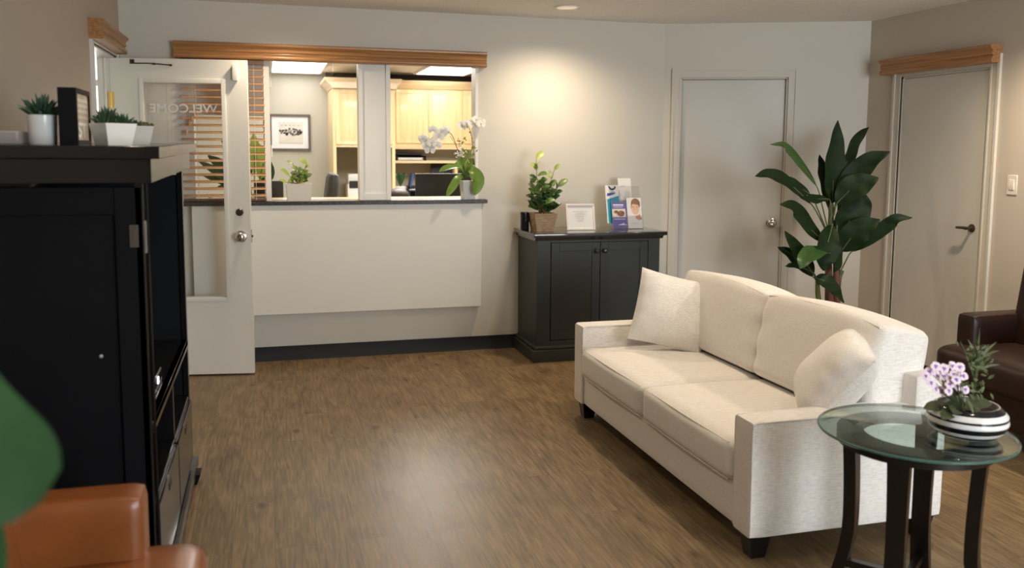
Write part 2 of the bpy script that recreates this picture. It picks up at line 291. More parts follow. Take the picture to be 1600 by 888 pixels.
class MB:
    def __init__(s): s.v = []; s.f = []; s.smooth_f = []
    def add(s, vs, fs, smooth=False):
        k = len(s.v); s.v += [Vector(v) for v in vs]
        for f in fs: s.f.append([k+i for i in f]); s.smooth_f.append(smooth)
        return s
    def box(s, x0, x1, y0, y1, z0, z1, bevel=0.0, seg=2, mat=None):
        bm = bmesh.new(); bmesh.ops.create_cube(bm, size=1)
        for v in bm.verts:
            v.co = Vector(((x0+x1)/2+v.co.x*(x1-x0), (y0+y1)/2+v.co.y*(y1-y0), (z0+z1)/2+v.co.z*(z1-z0)))
        if bevel: bmesh.ops.bevel(bm, geom=bm.edges[:], offset=bevel, segments=seg, affect='EDGES', profile=0.6)
        if mat: bm.transform(mat)
        bm.verts.index_update()
        s.add([v.co.copy() for v in bm.verts], [[v.index for v in f.verts] for f in bm.faces], False); bm.free(); return s
    def prism(s, poly, axis, a, b, mat=None):
        # poly: list of 2D pts in the two other axes (order: remaining axes ascending)
        def mk(p, t):
            l = list(p); l.insert(axis, t); v = Vector(l); return mat @ v if mat else v
        n = len(poly)
        vs = [mk(p, a) for p in poly] + [mk(p, b) for p in poly]
        fs = [list(range(n))[::-1], [n+i for i in range(n)]] + [[i, (i+1) % n, n+(i+1) % n, n+i] for i in range(n)]
        return s.add(vs, fs)
    def lathe(s, prof, c, n=32, smooth=True, mat=None, sx=1, sy=1, ang0=0, nocap=False):
        vs = []; fs = []
        for (r, z) in prof:
            for i in range(n):
                a = 2*math.pi*i/n+ang0; v = Vector((c[0]+r*math.cos(a)*sx, c[1]+r*math.sin(a)*sy, c[2]+z)); vs.append(mat @ v if mat else v)
        for j in range(len(prof)-1):
            for i in range(n):
                fs.append([j*n+i, j*n+(i+1) % n, (j+1)*n+(i+1) % n, (j+1)*n+i])
        closed = (abs(prof[0][0]-prof[-1][0])+abs(prof[0][1]-prof[-1][1])) < 1e-6 or nocap
        if prof[0][0] > 1e-5 and not closed: fs.append(list(range(n))[::-1])
        if prof[-1][0] > 1e-5 and not closed: fs.append([(len(prof)-1)*n+i for i in range(n)])
        return s.add(vs, fs, smooth)
    def tube(s, pts, r, n=8, seg=None, ends=True):
        P = spline(pts, seg or max(4, len(pts)*4)) if len(pts) > 2 and seg != 0 else [Vector(p) for p in pts]
        k = len(P); vs = []
        up = Vector((0.31, 0.17, 0.93))
        for i, p in enumerate(P):
            t = (P[min(i+1, k-1)]-P[max(i-1, 0)]).normalized()
            a = t.cross(up)
            if a.length < 1e-3: a = t.cross(Vector((1, 0, 0)))
            a.normalize(); b = t.cross(a)
            rr = r[0]+(r[1]-r[0])*i/(k-1) if isinstance(r, (tuple, list)) else r
            for j in range(n):
                q = 2*math.pi*j/n; vs.append(p+a*math.cos(q)*rr+b*math.sin(q)*rr)
        fs = [[i*n+j, i*n+(j+1) % n, (i+1)*n+(j+1) % n, (i+1)*n+j] for i in range(k-1) for j in range(n)]
        if ends: fs += [list(range(n))[::-1], [(k-1)*n+j for j in range(n)]]
        return s.add(vs, fs, True)
    def ball(s, c, r, n=12, sc=(1, 1, 1)):
        prof = [(max(1e-6, math.sin(math.pi*i/n))*1.0, -math.cos(math.pi*i/n)) for i in range(n+1)]
        vs = []; fs = []; m = n*2
        for (a, z) in prof:
            for i in range(m):
                q = 2*math.pi*i/m; vs.append(Vector(c)+Vector((a*math.cos(q)*r*sc[0], a*math.sin(q)*r*sc[1], z*r*sc[2])))
        for j in range(n):
            for i in range(m): fs.append([j*m+i, j*m+(i+1) % m, (j+1)*m+(i+1) % m, (j+1)*m+i])
        return s.add(vs, fs, True)
    def leaf(s, pts, w, nrm=(0, -1, 0.35), n=12, fold=0.18, peak=0.45, blunt=0.75, wave=0.0, twist=0.0, th=0.0012):
        P = spline(pts, n); nrm = Vector(nrm).normalized(); top = []; cols = 5
        for i, p in enumerate(P):
            t = (P[min(i+1, n-1)]-P[max(i-1, 0)]).normalized()
            side = t.cross(nrm)
            if side.length < 1e-3: side = t.cross(Vector((1, 0, 0)))
            side.normalize(); u = i/(n-1)
            if twist: side = Matrix.Rotation(twist*u, 3, t) @ side
            nn = side.cross(t).normalized()
            x = u**(math.log(0.5)/math.log(peak))
            ww = w/2*max(0.02, math.sin(math.pi*min(1, max(0, x))))**blunt
            for j in range(cols):
                q = (j-2)/2
                wv = wave*math.sin(u*19+j*1.3)*abs(q)*w
                top.append(p+side*q*ww+nn*(abs(q)*fold*ww+wv))
        k = len(top); nn = nrm*th
        vs = top+[v-nn for v in top]; fs = []
        for i in range(n-1):
            for j in range(cols-1):
                a = i*cols+j; fs.append([a, a+1, a+cols+1, a+cols]); fs.append([k+a, k+a+cols, k+a+cols+1, k+a+1])
            for j in (0, cols-1):
                a = i*cols+j; fs.append([a, a+cols, k+a+cols, k+a] if j == 0 else [a, k+a, k+a+cols, a+cols])
        for j in range(cols-1):
            fs.append([j, k+j, k+j+1, j+1]); a = (n-1)*cols+j; fs.append([a, a+1, k+a+1, k+a])
        return s.add(vs, fs, True)
    def rbox(s, c, size, r, n=14, bulge=(0, 0, 0), mat=None, fn=None):
        # rounded, puffed box
        bm = bmesh.new(); bmesh.ops.create_cube(bm, size=2); bmesh.ops.subdivide_edges(bm, edges=bm.edges[:], cuts=n, use_grid_fill=True)
        hx, hy, hz = [q/2 for q in size]
        for v in bm.verts:
            u = v.co.copy()
            def dens(q): return math.copysign(abs(q)**0.75, q)
            p = Vector((dens(u.x)*hx, dens(u.y)*hy, dens(u.z)*hz))
            inner = Vector((max(-hx+r, min(hx-r, p.x)), max(-hy+r, min(hy-r, p.y)), max(-hz+r, min(hz-r, p.z))))
            d = p-inner
            if d.length > 1e-9: p = inner+d.normalized()*min(r, r)
            a = 1-(p.x/hx)**2; b_ = 1-(p.y/hy)**2; c_ = 1-(p.z/hz)**2
            a, b_, c_ = [max(0, q) for q in (a, b_, c_)]
            p = p+Vector((math.copysign(bulge[0]*math.sqrt(b_*c_), p.x)*(abs(p.x)/hx)**2, math.copysign(bulge[1]*math.sqrt(a*c_), p.y)*(abs(p.y)/hy)**2, math.copysign(bulge[2]*math.sqrt(a*b_), p.z)*(abs(p.z)/hz)**2))
            if fn: p = fn(p, hx, hy, hz)
            v.co = p
        bm.transform(mat if mat else Matrix.Translation(Vector(c)))
        bm.verts.index_update()
        s.add([v.co.copy() for v in bm.verts], [[v.index for v in f.verts] for f in bm.faces], True); bm.free(); return s
    def pillow(s, w, h, t, mat, n=22, crease=0.006):
        vs = []; fs = []; k = n+1
        for side in (1, -1):
            for i in range(k):
                for j in range(k):
                    u = -1+2*i/n; v = -1+2*j/n
                    e = (max(0, 1-abs(u)**2.6)*max(0, 1-abs(v)**2.6))**0.55
                    pin = 1-0.05*(1-u*u)*abs(v)**3; pin2 = 1-0.05*(1-v*v)*abs(u)**3
                    ed = max(abs(u), abs(v))
                    wr = crease*math.sin((u*13 if abs(v) > abs(u) else v*13)+side)*max(0, ed-0.55)/0.45*(1-ed**8)
                    wr += 0.010*noise.noise(Vector((u*1.6+3, v*1.6, side*2+w*9)))*e
                    z = side*(e*t/2)+wr
                    vs.append(mat @ Vector((u*w/2*pin2, z, v*h/2*pin)))
        for q in range(2):
            for i in range(n):
                for j in range(n):
                    a = q*k*k+i*k+j; f = [a, a+1, a+k+1, a+k]
                    fs.append(f if q else f[::-1])
        # rim stitching between the two faces
        rim = [(i, 0) for i in range(n)]+[(n, j) for j in range(n)]+[(i, n) for i in range(n, 0, -1)]+[(0, j) for j in range(n, 0, -1)]
        for q in range(len(rim)):
            a = rim[q][0]*k+rim[q][1]; b = rim[(q+1) % len(rim)][0]*k+rim[(q+1) % len(rim)][1]
            fs.append([a, b, k*k+b, k*k+a])
        return s.add(vs, fs, True)
    def build(s, name, mat, parent=None, origin=None, split=True):
        inv = mwof(parent).inverted() if parent else Matrix.Translation(-Vector(origin)) if origin else Matrix.Identity(4)
        me = bpy.data.meshes.new(name); me.from_pydata([inv @ v for v in s.v], [], s.f); me.update()
        for i, p in enumerate(me.polygons): p.use_smooth = s.smooth_f[i]
        bm = bmesh.new(); bm.from_mesh(me); bmesh.ops.recalc_face_normals(bm, faces=bm.faces); bm.to_mesh(me); bm.free()
        me.set_sharp_from_angle(angle=R(42))
        for q in (mat if isinstance(mat, list) else [mat]): me.materials.append(q)
        o = bpy.data.objects.new(name, me); COL.objects.link(o)
        if parent: o.parent = parent; MW[o.name] = mwof(parent)
        elif origin: o.location = origin; MW[o.name] = Matrix.Translation(Vector(origin))
        return o
def tag(o, label=None, cat=None, group=None, kind=None):
    if label: o['label'] = label
    if cat: o['category'] = cat
    if group: o['group'] = group
    if kind: o['kind'] = kind
    return o
def thing(name, label, cat, loc=(0, 0, 0), rot=(0, 0, 0), group=None):
    o = bpy.data.objects.new(name, None); COL.objects.link(o); o.empty_display_size = 0.1
    o.location = loc; o.rotation_euler = rot
    MW[o.name] = Matrix.Translation(Vector(loc)) @ Euler(rot).to_matrix().to_4x4()
    return tag(o, label, cat, group)
def struct(o): o['kind'] = 'structure'; return o
def loft(mb, sections, closed=True):
    n = len(sections[0]); vs = [p for s_ in sections for p in s_]; fs = []
    for k in range(len(sections)-1):
        for i in range(n): fs.append([k*n+i, k*n+(i+1) % n, (k+1)*n+(i+1) % n, (k+1)*n+i])
    fs.append(list(range(n))[::-1]); fs.append([(len(sections)-1)*n+i for i in range(n)])
    mb.add(vs, fs); return mb

# ------------------------------------------------------------------ room shell
XL, XR, YB, CZ = -0.897, 4.317, 6.21, 2.44
A2 = Vector((2.948, 6.21, 0)); B2 = Vector((4.317, 5.604, 0))
YR = -2.2
struct(MB().box(-2.4, 4.6, YR-0.3, 8.0, -0.08, 0.0).build('floor', M['floor']))
struct(MB().box(-2.4, 4.6, YR-0.2, 6.33, CZ, CZ+0.12).build('ceiling', M['ceiling']))
# back wall with the three openings of the reception counter
ZC = 1.12
wb = MB()
Y0, Y1 = YB, YB+0.12
wb.box(-1.0, 3.1, Y0, Y1, 0, ZC-0.03)
wb.box(-1.0, 3.1, Y0, Y1, 2.075, CZ)
wb.box(-1.0, -0.46, Y0, Y1, ZC-0.03, 2.075)
wb.box(-0.46, -0.015, Y0, Y1, 1.70, 2.075)
wb.box(-0.015, 0.022, Y0, Y1, ZC-0.03, 2.075)
wb.box(1.474, 3.1, Y0, Y1, ZC-0.03, 2.075)
struct(wb.build('wall_back', M['wall']))
# left wall with door opening
LY0, LY1, LZ = 5.235, 5.985, 2.04
wl = MB(); wl.box(XL-0.10, XL, YR, LY0, 0, CZ).box(XL-0.10, XL, LY1, 6.33, 0, CZ).box(XL-0.10, XL, LY0, LY1, LZ, CZ)
struct(wl.build('wall_left', M['taupe']))
# right wall with door 2 opening
RY0, RY1, RZ = 4.455, 5.245, 2.005
wr = MB(); wr.box(XR, XR+0.12, YR, RY0, 0, CZ).box(XR, XR+0.12, RY1, 5.75, 0, CZ).box(XR, XR+0.12, RY0, RY1, RZ, CZ)
struct(wr.build('wall_right', M['wall_r']))
# angled wall with door 1 opening
dv = (B2-A2); LW = dv.length; ang = math.atan2(dv.y, dv.x)
MA = Matrix.Translation(A2) @ Matrix.Rotation(ang, 4, 'Z')     # local x along the wall, local -y into the room
def loc_on(x, y, z): return MA @ Vector((x, y, z))
D0, D1, DZ = 0.128, 0.920, 2.035
wa = MB()
wa.box(-0.04, D0, 0, 0.12, 0, CZ, mat=MA).box(D1, LW+0.06, 0, 0.12, 0, CZ, mat=MA).box(D0, D1, 0, 0.12, DZ, CZ, mat=MA)
struct(wa.build('wall_angled', M['wall']))
# rear wall behind the camera, with its wide window opening
wq = MB(); wq.box(-1.0, 4.5, YR-0.12, YR, 0, 0.55).box(-1.0, 4.5, YR-0.12, YR, 2.35, CZ).box(-1.0, 1.80, YR-0.12, YR, 0.55, 2.35).box(4.10, 4.5, YR-0.12, YR, 0.55, 2.35)
struct(wq.build('wall_rear', M['wall']))
wf = MB()
for x in (1.80, 2.93, 4.05): wf.box(x, x+0.05, YR-0.08, YR-0.02, 0.55, 2.35)
wf.box(1.80, 4.10, YR-0.08, YR-0.02, 0.55, 0.60).box(1.80, 4.10, YR-0.08, YR-0.02, 2.30, 2.35)
struct(wf.build('window_2', M['white']))
# baseboards
bb = MB(); prof = [(YB, 0.0), (YB-0.022, 0.0), (YB-0.012, 0.012), (YB-0.006, 0.10), (YB, 0.10)]
bb.prism(prof, 0, XL, 1.78); struct(bb.build('baseboard_back', M['rubber']))
b2 = MB(); b2.box(XR-0.008, XR, RY1+0.09, 5.6, 0, 0.10).box(XR-0.008, XR, YR, RY0-0.09, 0, 0.10).box(XR-0.014, XR, RY0, RY1, 0.0, 0.028)
struct(b2.build('baseboard_right', M['rubber']))
b3 = MB(); b3.box(D1+0.09, LW-0.01, -0.008, 0, 0, 0.10, mat=MA); struct(b3.build('baseboard_angled', M['rubber']))
b4 = MB(); b4.box(XL, XL+0.008, YR, LY0-0.09, 0, 0.10); struct(b4.build('baseboard_left', M['rubber']))

# ------------------------------------------------------------------ door 1 in the angled wall
def casing(mb, x0, x1, z, mat=None, wd=0.068, y=-0.018):
    for (a, b) in ((x0-wd, x0), (x1, x1+wd)):
        mb.box(a, b, y*0.55, 0.0, 0, z, mat=mat)
    mb.box(x0-wd, x1+wd, y*0.55, 0.0, z, z+wd, mat=mat)
    # raised outer band
    mb.box(x0-wd-0.001, x0-wd+0.018, y, 0, 0, z+wd-0.018, mat=mat).box(x1+wd-0.018, x1+wd+0.001, y, 0, 0, z+wd-0.018, mat=mat).box(x0-wd-0.001, x1+wd+0.001, y, 0, z+wd-0.018, z+wd+0.001, mat=mat)
    mb.box(x0-0.012, x0, y*0.8, 0, 0, z, mat=mat).box(x1, x1+0.012, y*0.8, 0, 0, z, mat=mat).box(x0-0.012, x1+0.012, y*0.8, 0, z, z+0.012, mat=mat)
    return mb
tr1 = casing(MB(), D0, D1, DZ, MA)
tr1.box(D0-0.001, D0+0.012, 0, 0.12, 0, DZ, mat=MA).box(D1-0.012, D1+0.001, 0, 0.12, 0, DZ, mat=MA).box(D0, D1, 0, 0.12, DZ-0.012, DZ, mat=MA)
struct(tr1.build('trim_1', M['wall']))
d1 = struct(MB().box(D0+0.014, D1-0.014, 0.028, 0.066, 0.008, DZ-0.015, 0.002, 1, mat=MA).build('door_1', M['door_paint']))
def knob(parent, base, direction, mat=M['chrome'], scale=1.0):
    q = Vector(direction).normalized(); rot = q.to_track_quat('Z', 'Y').to_matrix().to_4x4()
    mm = Matrix.Translation(Vector(base)) @ rot
    mb = MB(); s_ = scale
    mb.lathe([(0.033*s_, 0), (0.033*s_, 0.004), (0.028*s_, 0.008), (0.013*s_, 0.010), (0.011*s_, 0.026), (0.020*s_, 0.031), (0.027*s_, 0.040), (0.028*s_, 0.050), (0.022*s_, 0.060), (0.010*s_, 0.0635), (0.0075*s_, 0.0625), (0.0, 0.0625)], (0, 0, 0), 24, mat=mm)
    return mb.build('door_knob', mat, parent)
kb = loc_on(D1-0.014-0.068, 0.028, 0.935); kd = (MA.to_3x3() @ Vector((0, -1, 0)))
knob(d1, kb, kd, scale=1.2)

# ------------------------------------------------------------------ door 2 in the right wall
MR = Matrix.Translation((XR, 0, 0)) @ Matrix.Rotation(R(-90), 4, 'Z')   # local x = -world y ; local -y = -world x
tr2 = casing(MB(), -RY1, -RY0, RZ, MR, wd=0.075)
tr2.box(-RY1-0.001, -RY1+0.012, 0, 0.12, 0, RZ, mat=MR).box(-RY0-0.012, -RY0+0.001, 0, 0.12, 0, RZ, mat=MR).box(-RY1, -RY0, 0, 0.12, RZ-0.012, RZ, mat=MR)
struct(tr2.build('trim_2', M['wall']))
d2 = struct(MB().box(-RY1+0.014, -RY0-0.014, 0.004, 0.042, 0.008, RZ-0.015, 0.002, 1, mat=MR).build('door_2', M['door_paint']))
hd = MB(); hy = 4.54; hz = 1.0
rot = Matrix.Translation((XR+0.004, hy, hz)) @ Matrix.Rotation(R(-90), 4, 'Y')
hd.lathe([(0.026, 0), (0.026, 0.006), (0.011, 0.010), (0.010, 0.05), (0.0, 0.052)], (0, 0, 0), 20, mat=rot)
hd.tube([(XR-0.044, hy, hz), (XR-0.048, hy+0.02, hz+0.002), (XR-0.048, hy+0.075, hz)], (0.011, 0.008), 10)
hd.build('lever_handle', M['bronze'], d2)

# light switch
sw = thing('light_switch', 'pale rectangular light switch plate on the right wall beyond the valance', 'light switch', (XR, 4.244, 1.287))
MB().box(XR-0.006, XR, 4.244-0.036, 4.244+0.036, 1.228, 1.346, 0.002, 1).build('switch_plate', M['switch'], sw)
MB().prism([(XR-0.006, 1.255), (XR-0.010, 1.258), (XR-0.014, 1.287), (XR-0.009, 1.318), (XR-0.006, 1.32)], 1, 4.244-0.017, 4.244+0.017).build('rocker', M['switch'], sw)

# ------------------------------------------------------------------ entrance opening on the left: casing, vestibule
ML = Matrix.Translation((XL, 0, 0)) @ Matrix.Rotation(R(90), 4, 'Z')    # local x = world y, local -y = +world x
tr3 = casing(MB(), LY0, LY1, LZ, ML, wd=0.06)
tr3.box(LY0-0.001, LY0+0.012, 0, 0.10, 0, LZ, mat=ML).box(LY1-0.012, LY1+0.001, 0, 0.10, 0, LZ, mat=ML).box(LY0, LY1, 0, 0.10, LZ-0.012, LZ, mat=ML)
tr3.box(LY1-0.026, LY1-0.012, 0.045, 0.06, 0, LZ, mat=ML)
struct(tr3.build('trim_3', M['white']))
vs_ = MB().box(-2.4, -2.3, 4.6, 7.7, 0, 2.5).box(-2.3, XL-0.1, 4.5, 4.6, 0, 2.5)
struct(vs_.build('wall_vestibule', M['white']))
struct(MB().box(-2.4, XL-0.1, 4.5, 7.9, 2.50, 2.6).build('ceiling_vestibule', M['white']))
w1 = MB()
for x in (-2.3, -1.98, -1.66, -1.34, -1.06): w1.box(x, x+0.045, 7.60, 7.66, 0, 2.5)
for z in (0.0, 0.55, 1.02, 1.49, 1.96, 2.44): w1.box(-2.3, -0.99, 7.60, 7.66, z, z+0.05)
wn = struct(w1.build('window_1', M['white']))
MB().box(-2.3, -0.99, 7.625, 7.632, 0.0, 2.48).build('pane', M['glass'], wn)

# ------------------------------------------------------------------ the open half-glazed door (door 3)
hinge = Vector((-0.922, 5.985, 0)); free = Vector((-0.104, 5.860, 0))
dd = free-hinge; DW = dd.length; dang = math.atan2(dd.y, dd.x)
d3 = bpy.data.objects.new('door_3', bpy.data.meshes.new('door_3')); bpy.data.objects.remove(d3)
MD = Matrix.Translation(hinge) @ Matrix.Rotation(dang, 4, 'Z')
GX0, GX1, GZ0, GZ1 = 0.195, DW-0.155, 0.515, 1.885
db = MB(); T = 0.02
def dbx(*a, **k): return db.box(*a, mat=MD, **k)
dbx(0, GX0, -T, T, 0.012, 2.03); dbx(GX1, DW, -T, T, 0.012, 2.03); dbx(GX0, GX1, -T, T, 0.012, GZ0); dbx(GX0, GX1, -T, T, GZ1, 2.03)
door3 = struct(db.build('door_3', M['white']))
fm = MB()
for s_ in (-1, 1):
    ya, yb = sorted((s_*T, s_*(T+0.010)))
    for (a, b, c, d) in ((GX0-0.024, GX0+0.004, GZ0-0.024, GZ1+0.024), (GX1-0.004, GX1+0.024, GZ0-0.024, GZ1+0.024), (GX0+0.004, GX1-0.004, GZ0-0.024, GZ0+0.004), (GX0+0.004, GX1-0.004, GZ1-0.004, GZ1+0.024)):
        fm.box(a, b, ya, yb, c, d, 0.003, 2, mat=MD)
fm.build('glazing_bead', M['white'], door3)
pane = MB().box(GX0, GX1, -0.003, 0.003, GZ0, GZ1, mat=MD).build('glass_pane', M['glass'], door3)
hl = MB()
hl.build if False else None
for z in (1.72, 1.02, 0.22):
    MB().box(-0.012, 0.004, -T-0.010, -T+0.004, z, z+0.10, mat=MD).box(0.004, 0.022, -T-0.002, -T+0.001, z, z+0.10, mat=MD).build('hinge', M['brass'], door3)
kq = MD @ Vector((DW-0.062, -T, 0.912)); knob(door3, kq, MD.to_3x3() @ Vector((0, -1, 0)), scale=1.15)
MB().lathe([(0.024, 0), (0.024, 0.006), (0.018, 0.012), (0.0, 0.012)], (0, 0, 0), 20, mat=Matrix.Translation(MD @ Vector((DW-0.066, -T, 1.068))) @ (MD.to_3x3() @ Vector((0, -1, 0))).to_track_quat('Z', 'Y').to_matrix().to_4x4()).build('deadbolt', M['bronze'], door3)
MB().box(DW, DW+0.004, -0.011, 0.011, 0.87, 0.955, mat=MD).box(DW, DW+0.012, -0.006, 0.006, 0.905, 0.920, mat=MD).build('latch_plate', M['chrome'], door3)
MB().tube([MD @ Vector((0.135, -T-0.004, 2.012)), MD @ Vector((0.15, -T-0.016, 1.998)), MD @ Vector((0.24, -T-0.014, 1.998)), MD @ Vector((0.375, -T-0.006, 1.99))], 0.004, 6).box(0.125, 0.15, -T-0.008, -T, 1.995, 2.022, mat=MD).box(0.26, 0.275, -T-0.018, -T, 1.990, 2.002, mat=MD).box(0.36, 0.375, -T-0.010, -T, 1.984, 1.996, mat=MD).build('closer_bracket', M['bronze'], door3)
MB().box(DW-0.085, DW-0.055, -T-0.03, -T, 1.90, 2.00, 0.004, 2, mat=MD).build('door_hook', M['white'], door3)
MB().lathe([(0.012, 0.0), (0.012, 0.012)], (MD @ Vector((DW-0.18, 0.0, 0.0)))[:], 12).build('door_stop', M['bronze'], door3)
# WELCOME lettering, facing visitors on the far side, so mirrored from inside
def text_mesh(body, size, mat, parent, M4, ext=0.0006, align='CENTER', name='lettering'):
    cu_ = bpy.data.curves.new('tmp_text', 'FONT'); cu_.body = body; cu_.size = size; cu_.extrude = ext; cu_.align_x = align; cu_.offset = 0.0012
    to = bpy.data.objects.new('tmp_text', cu_); COL.objects.link(to)
    bpy.context.view_layer.update(); dg = bpy.context.evaluated_depsgraph_get()
    me = bpy.data.meshes.new_from_object(to.evaluated_get(dg)); bpy.data.objects.remove(to)
    me.transform(mwof(parent).inverted() @ M4); me.materials.clear(); me.materials.append(mat); me.name = name
    o = bpy.data.objects.new(name, me); COL.objects.link(o); o.parent = parent; MW[o.name] = mwof(parent); return o
TX = Matrix.Translation(MD @ Vector(((GX0+GX1)/2-0.005, 0.0045, 1.70))) @ Matrix.Rotation(dang, 4, 'Z') @ Matrix.Rotation(R(180), 4, 'Z') @ Matrix.Rotation(R(90), 4, 'X')
text_mesh('WELCOME', 0.075, M['etch'], pane, TX @ Matrix.Diagonal((1.14, 1, 1, 1)))

# ------------------------------------------------------------------ wooden valances
VAL = [(0, -0.052), (0.068, -0.052), (0.076, -0.047), (0.079, -0.038), (0.076, -0.026), (0.067, -0.019), (0.065, -0.008), (0.073, -0.003), (0.075, 0.004), (0.072, 0.010), (0.069, 0.016), (0.073, 0.026), (0.082, 0.031), (0.087, 0.040), (0.086, 0.049), (0.079, 0.055), (0, 0.055)]
v1 = MB(); v1.prism([(YB-p[0], 2.115+p[1]) for p in VAL], 0, -0.565, 1.530)
tag(v1.build('wooden_valance', M['oak'], origin=(0.48, YB, 2.06)), 'long honey oak moulded valance above the reception window', 'valance')
v2 = MB(); v2.prism([(XL+p[0], 2.105+p[1]) for p in VAL], 1, 5.16, 5.98)
tag(v2.build('wooden_valance', M['oak_y'], origin=(XL, 5.6, 2.05)), 'short oak valance above the entrance door on the left wall', 'valance')
v3 = MB(); v3.prism([(XR-p[0], 2.078+p[1]) for p in VAL], 1, 4.385, 5.395)
tag(v3.build('wooden_valance', M['oak_y'], origin=(XR, 4.9, 2.02)), 'oak moulded valance above the door on the right wall', 'valance')

# ------------------------------------------------------------------ reception counter
# granite slab passes through the opening
cm = MB(); cm.box(-0.60, 1.535, 6.12, YB, ZC-0.027, ZC, 0.003, 1).box(-0.46, -0.015, YB, Y1, ZC-0.027, ZC)
cm.box(0.022, 1.474, YB, Y1, ZC-0.027, ZC)
ct = tag(cm.build('countertop', M['granite'], origin=(0.5, 6.16, ZC-0.027)), 'dark speckled granite countertop along the reception window', 'countertop')
mt = MB(); mt.box(-0.75, 2.3, Y1, 6.66, ZC-0.045, ZC-0.002, 0.003, 1)
tag(mt.build('transaction_ledge', M['maple_x'], origin=(0.5, 6.5, ZC-0.045)), 'pale maple ledge behind the granite counter', 'ledge')
cp = MB(); cp.box(-0.485, 1.495, 6.135, YB-.001, 0.338, ZC-0.027, 0.002, 1)
tag(cp.build('counter_front_panel', M['panel'], origin=(0.5, 6.17, 0.338)), 'white flat panel hanging under the granite counter', 'panel')
# centre column with recessed face and the jamb trims
cc = MB(); cc.box(0.628, 0.655, YB-0.012, Y1, ZC, 2.075).box(0.818, 0.848, YB-0.012, Y1, ZC, 2.075).box(0.655, 0.818, YB+0.004, Y1, ZC, 2.075).box(0.655, 0.818, YB-0.006, YB+0.004, ZC, ZC+0.045)
struct(cc.build('trim_4', M['white']))
jt = MB(); jt.box(-0.008, 0.030, YB-0.012, Y1, ZC, 2.075).box(1.462, 1.482, YB-0.010, Y1, ZC, 2.075)
struct(jt.build('trim_5', M['white']))
# sliding glass panel edge at the left jamb
sg = thing('sliding_glass_panel', 'narrow clear sliding glass panel parked by the left jamb of the reception window', 'glass panel', (0.05, 6.27, ZC))
MB().box(0.030, 0.46, 6.305, 6.310, ZC+0.001, 2.07).build('glass_pane', M['glass'], sg)
MB().box(0.034, 0.046, 6.299, 6.305, 1.90, 2.0).build('finger_pull', M['white'], sg); MB().box(0.034, 0.042, 6.299, 6.305, 1.42, 1.50).build('finger_pull', M['white'], sg)

# ------------------------------------------------------------------ wooden blind
bl = thing('wooden_blind', 'honey wood venetian blind beside the open door at the reception window', 'blind', (-0.25, 6.15, ZC))
BX0, BX1 = -0.53, -0.004
sl = MB(); nsl = 20
for i in range(nsl):
    z = 1.160+i*0.0468
    q = Matrix.Translation((0, 6.178, z)) @ Matrix.Rotation(R(17), 4, 'X')
    sl.box(BX0, BX1, -0.024, 0.024, -0.0018, 0.0018, mat=q)
sl.build('slats', M['slat'], bl)
MB().box(BX0, BX1, 6.153, 6.203, ZC+0.002, ZC+0.020, 0.003, 1).build('bottom_rail', M['slat_dark'], bl)
MB().box(BX0, BX1, 6.150, 6.206, 2.032, 2.061).build('head_rail', M['slat_dark'], bl)
cd = MB()
for x in (-0.44, -0.27, -0.07):
    cd.tube([(x, 6.152, 1.13), (x, 6.152, 2.05)], 0.0012, 5).tube([(x, 6.204, 1.13), (x, 6.204, 2.05)], 0.0012, 5)
for dx in (0.0, 0.012, 0.024): cd.tube([(-0.478+dx, 6.144, 1.66+dx*2), (-0.478+dx, 6.148, 2.05)], 0.001, 5)
cd.build('lift_cords', M['white'], bl)
for (x, z) in ((-0.478, 1.64), (-0.462, 1.665), (-0.448, 1.70), (-0.50, 1.575)):
    MB().lathe([(0.003, 0.022), (0.008, 0.012), (0.010, 0.0), (0.009, -0.014), (0.0, -0.016)], (x, 6.140, z), 12).build('tassel', M['slat'], bl)

# ------------------------------------------------------------------ office behind the counter
OY = 11.4
struct(MB().box(-1.6, 4.7, Y1, OY+0.2, -0.08, 0.0).build('floor_office', plain('office_floor', (0.22, 0.19, 0.15), 0.7)))
struct(MB().box(-1.6, 4.7, Y1, OY+0.2, CZ, CZ+0.1).build('ceiling_office', M['ceiling']))
struct(MB().box(-1.6, 4.7, OY, OY+0.1, 0, CZ).build('wall_office_back', M['office_wall']))
struct(MB().box(-0.90, -0.80, Y1, OY, 0, CZ).build('wall_office_left', M['office_wall']))
struct(MB().box(3.9, 4.0, Y1, OY, 0, CZ).build('wall_office_right', M['office_wall']))
def troffer(x0, x1, y0, y1, label):
    t = thing('ceiling_light_panel', label, 'ceiling light', ((x0+x1)/2, (y0+y1)/2, CZ), group='fluorescent panels in the office ceiling')
    f = MB()
    for a in ((x0-0.03, x0, y0-0.03, y1+0.03), (x1, x1+0.03, y0-0.03, y1+0.03), (x0, x1, y0-0.03, y0), (x0, x1, y1, y1+0.03)): f.box(*a, CZ-0.03, CZ)
    f.build('frame', M['white'], t); MB().box(x0, x1, y0, y1, CZ-0.022, CZ-0.012).build('diffuser', M['troffer'], t)
troffer(0.09, 0.66, 9.3, 11.25, 'left glowing ceiling light panel seen above the framed picture')
troffer(1.81, 2.41, 8.9, 10.9, 'right glowing ceiling light panel seen above the maple wall cabinets')
area('office_light', (1.4, 8.2, 2.38), (0, 0, 0), 1.2, 1.2, 90, (1.0, 0.95, 0.88))

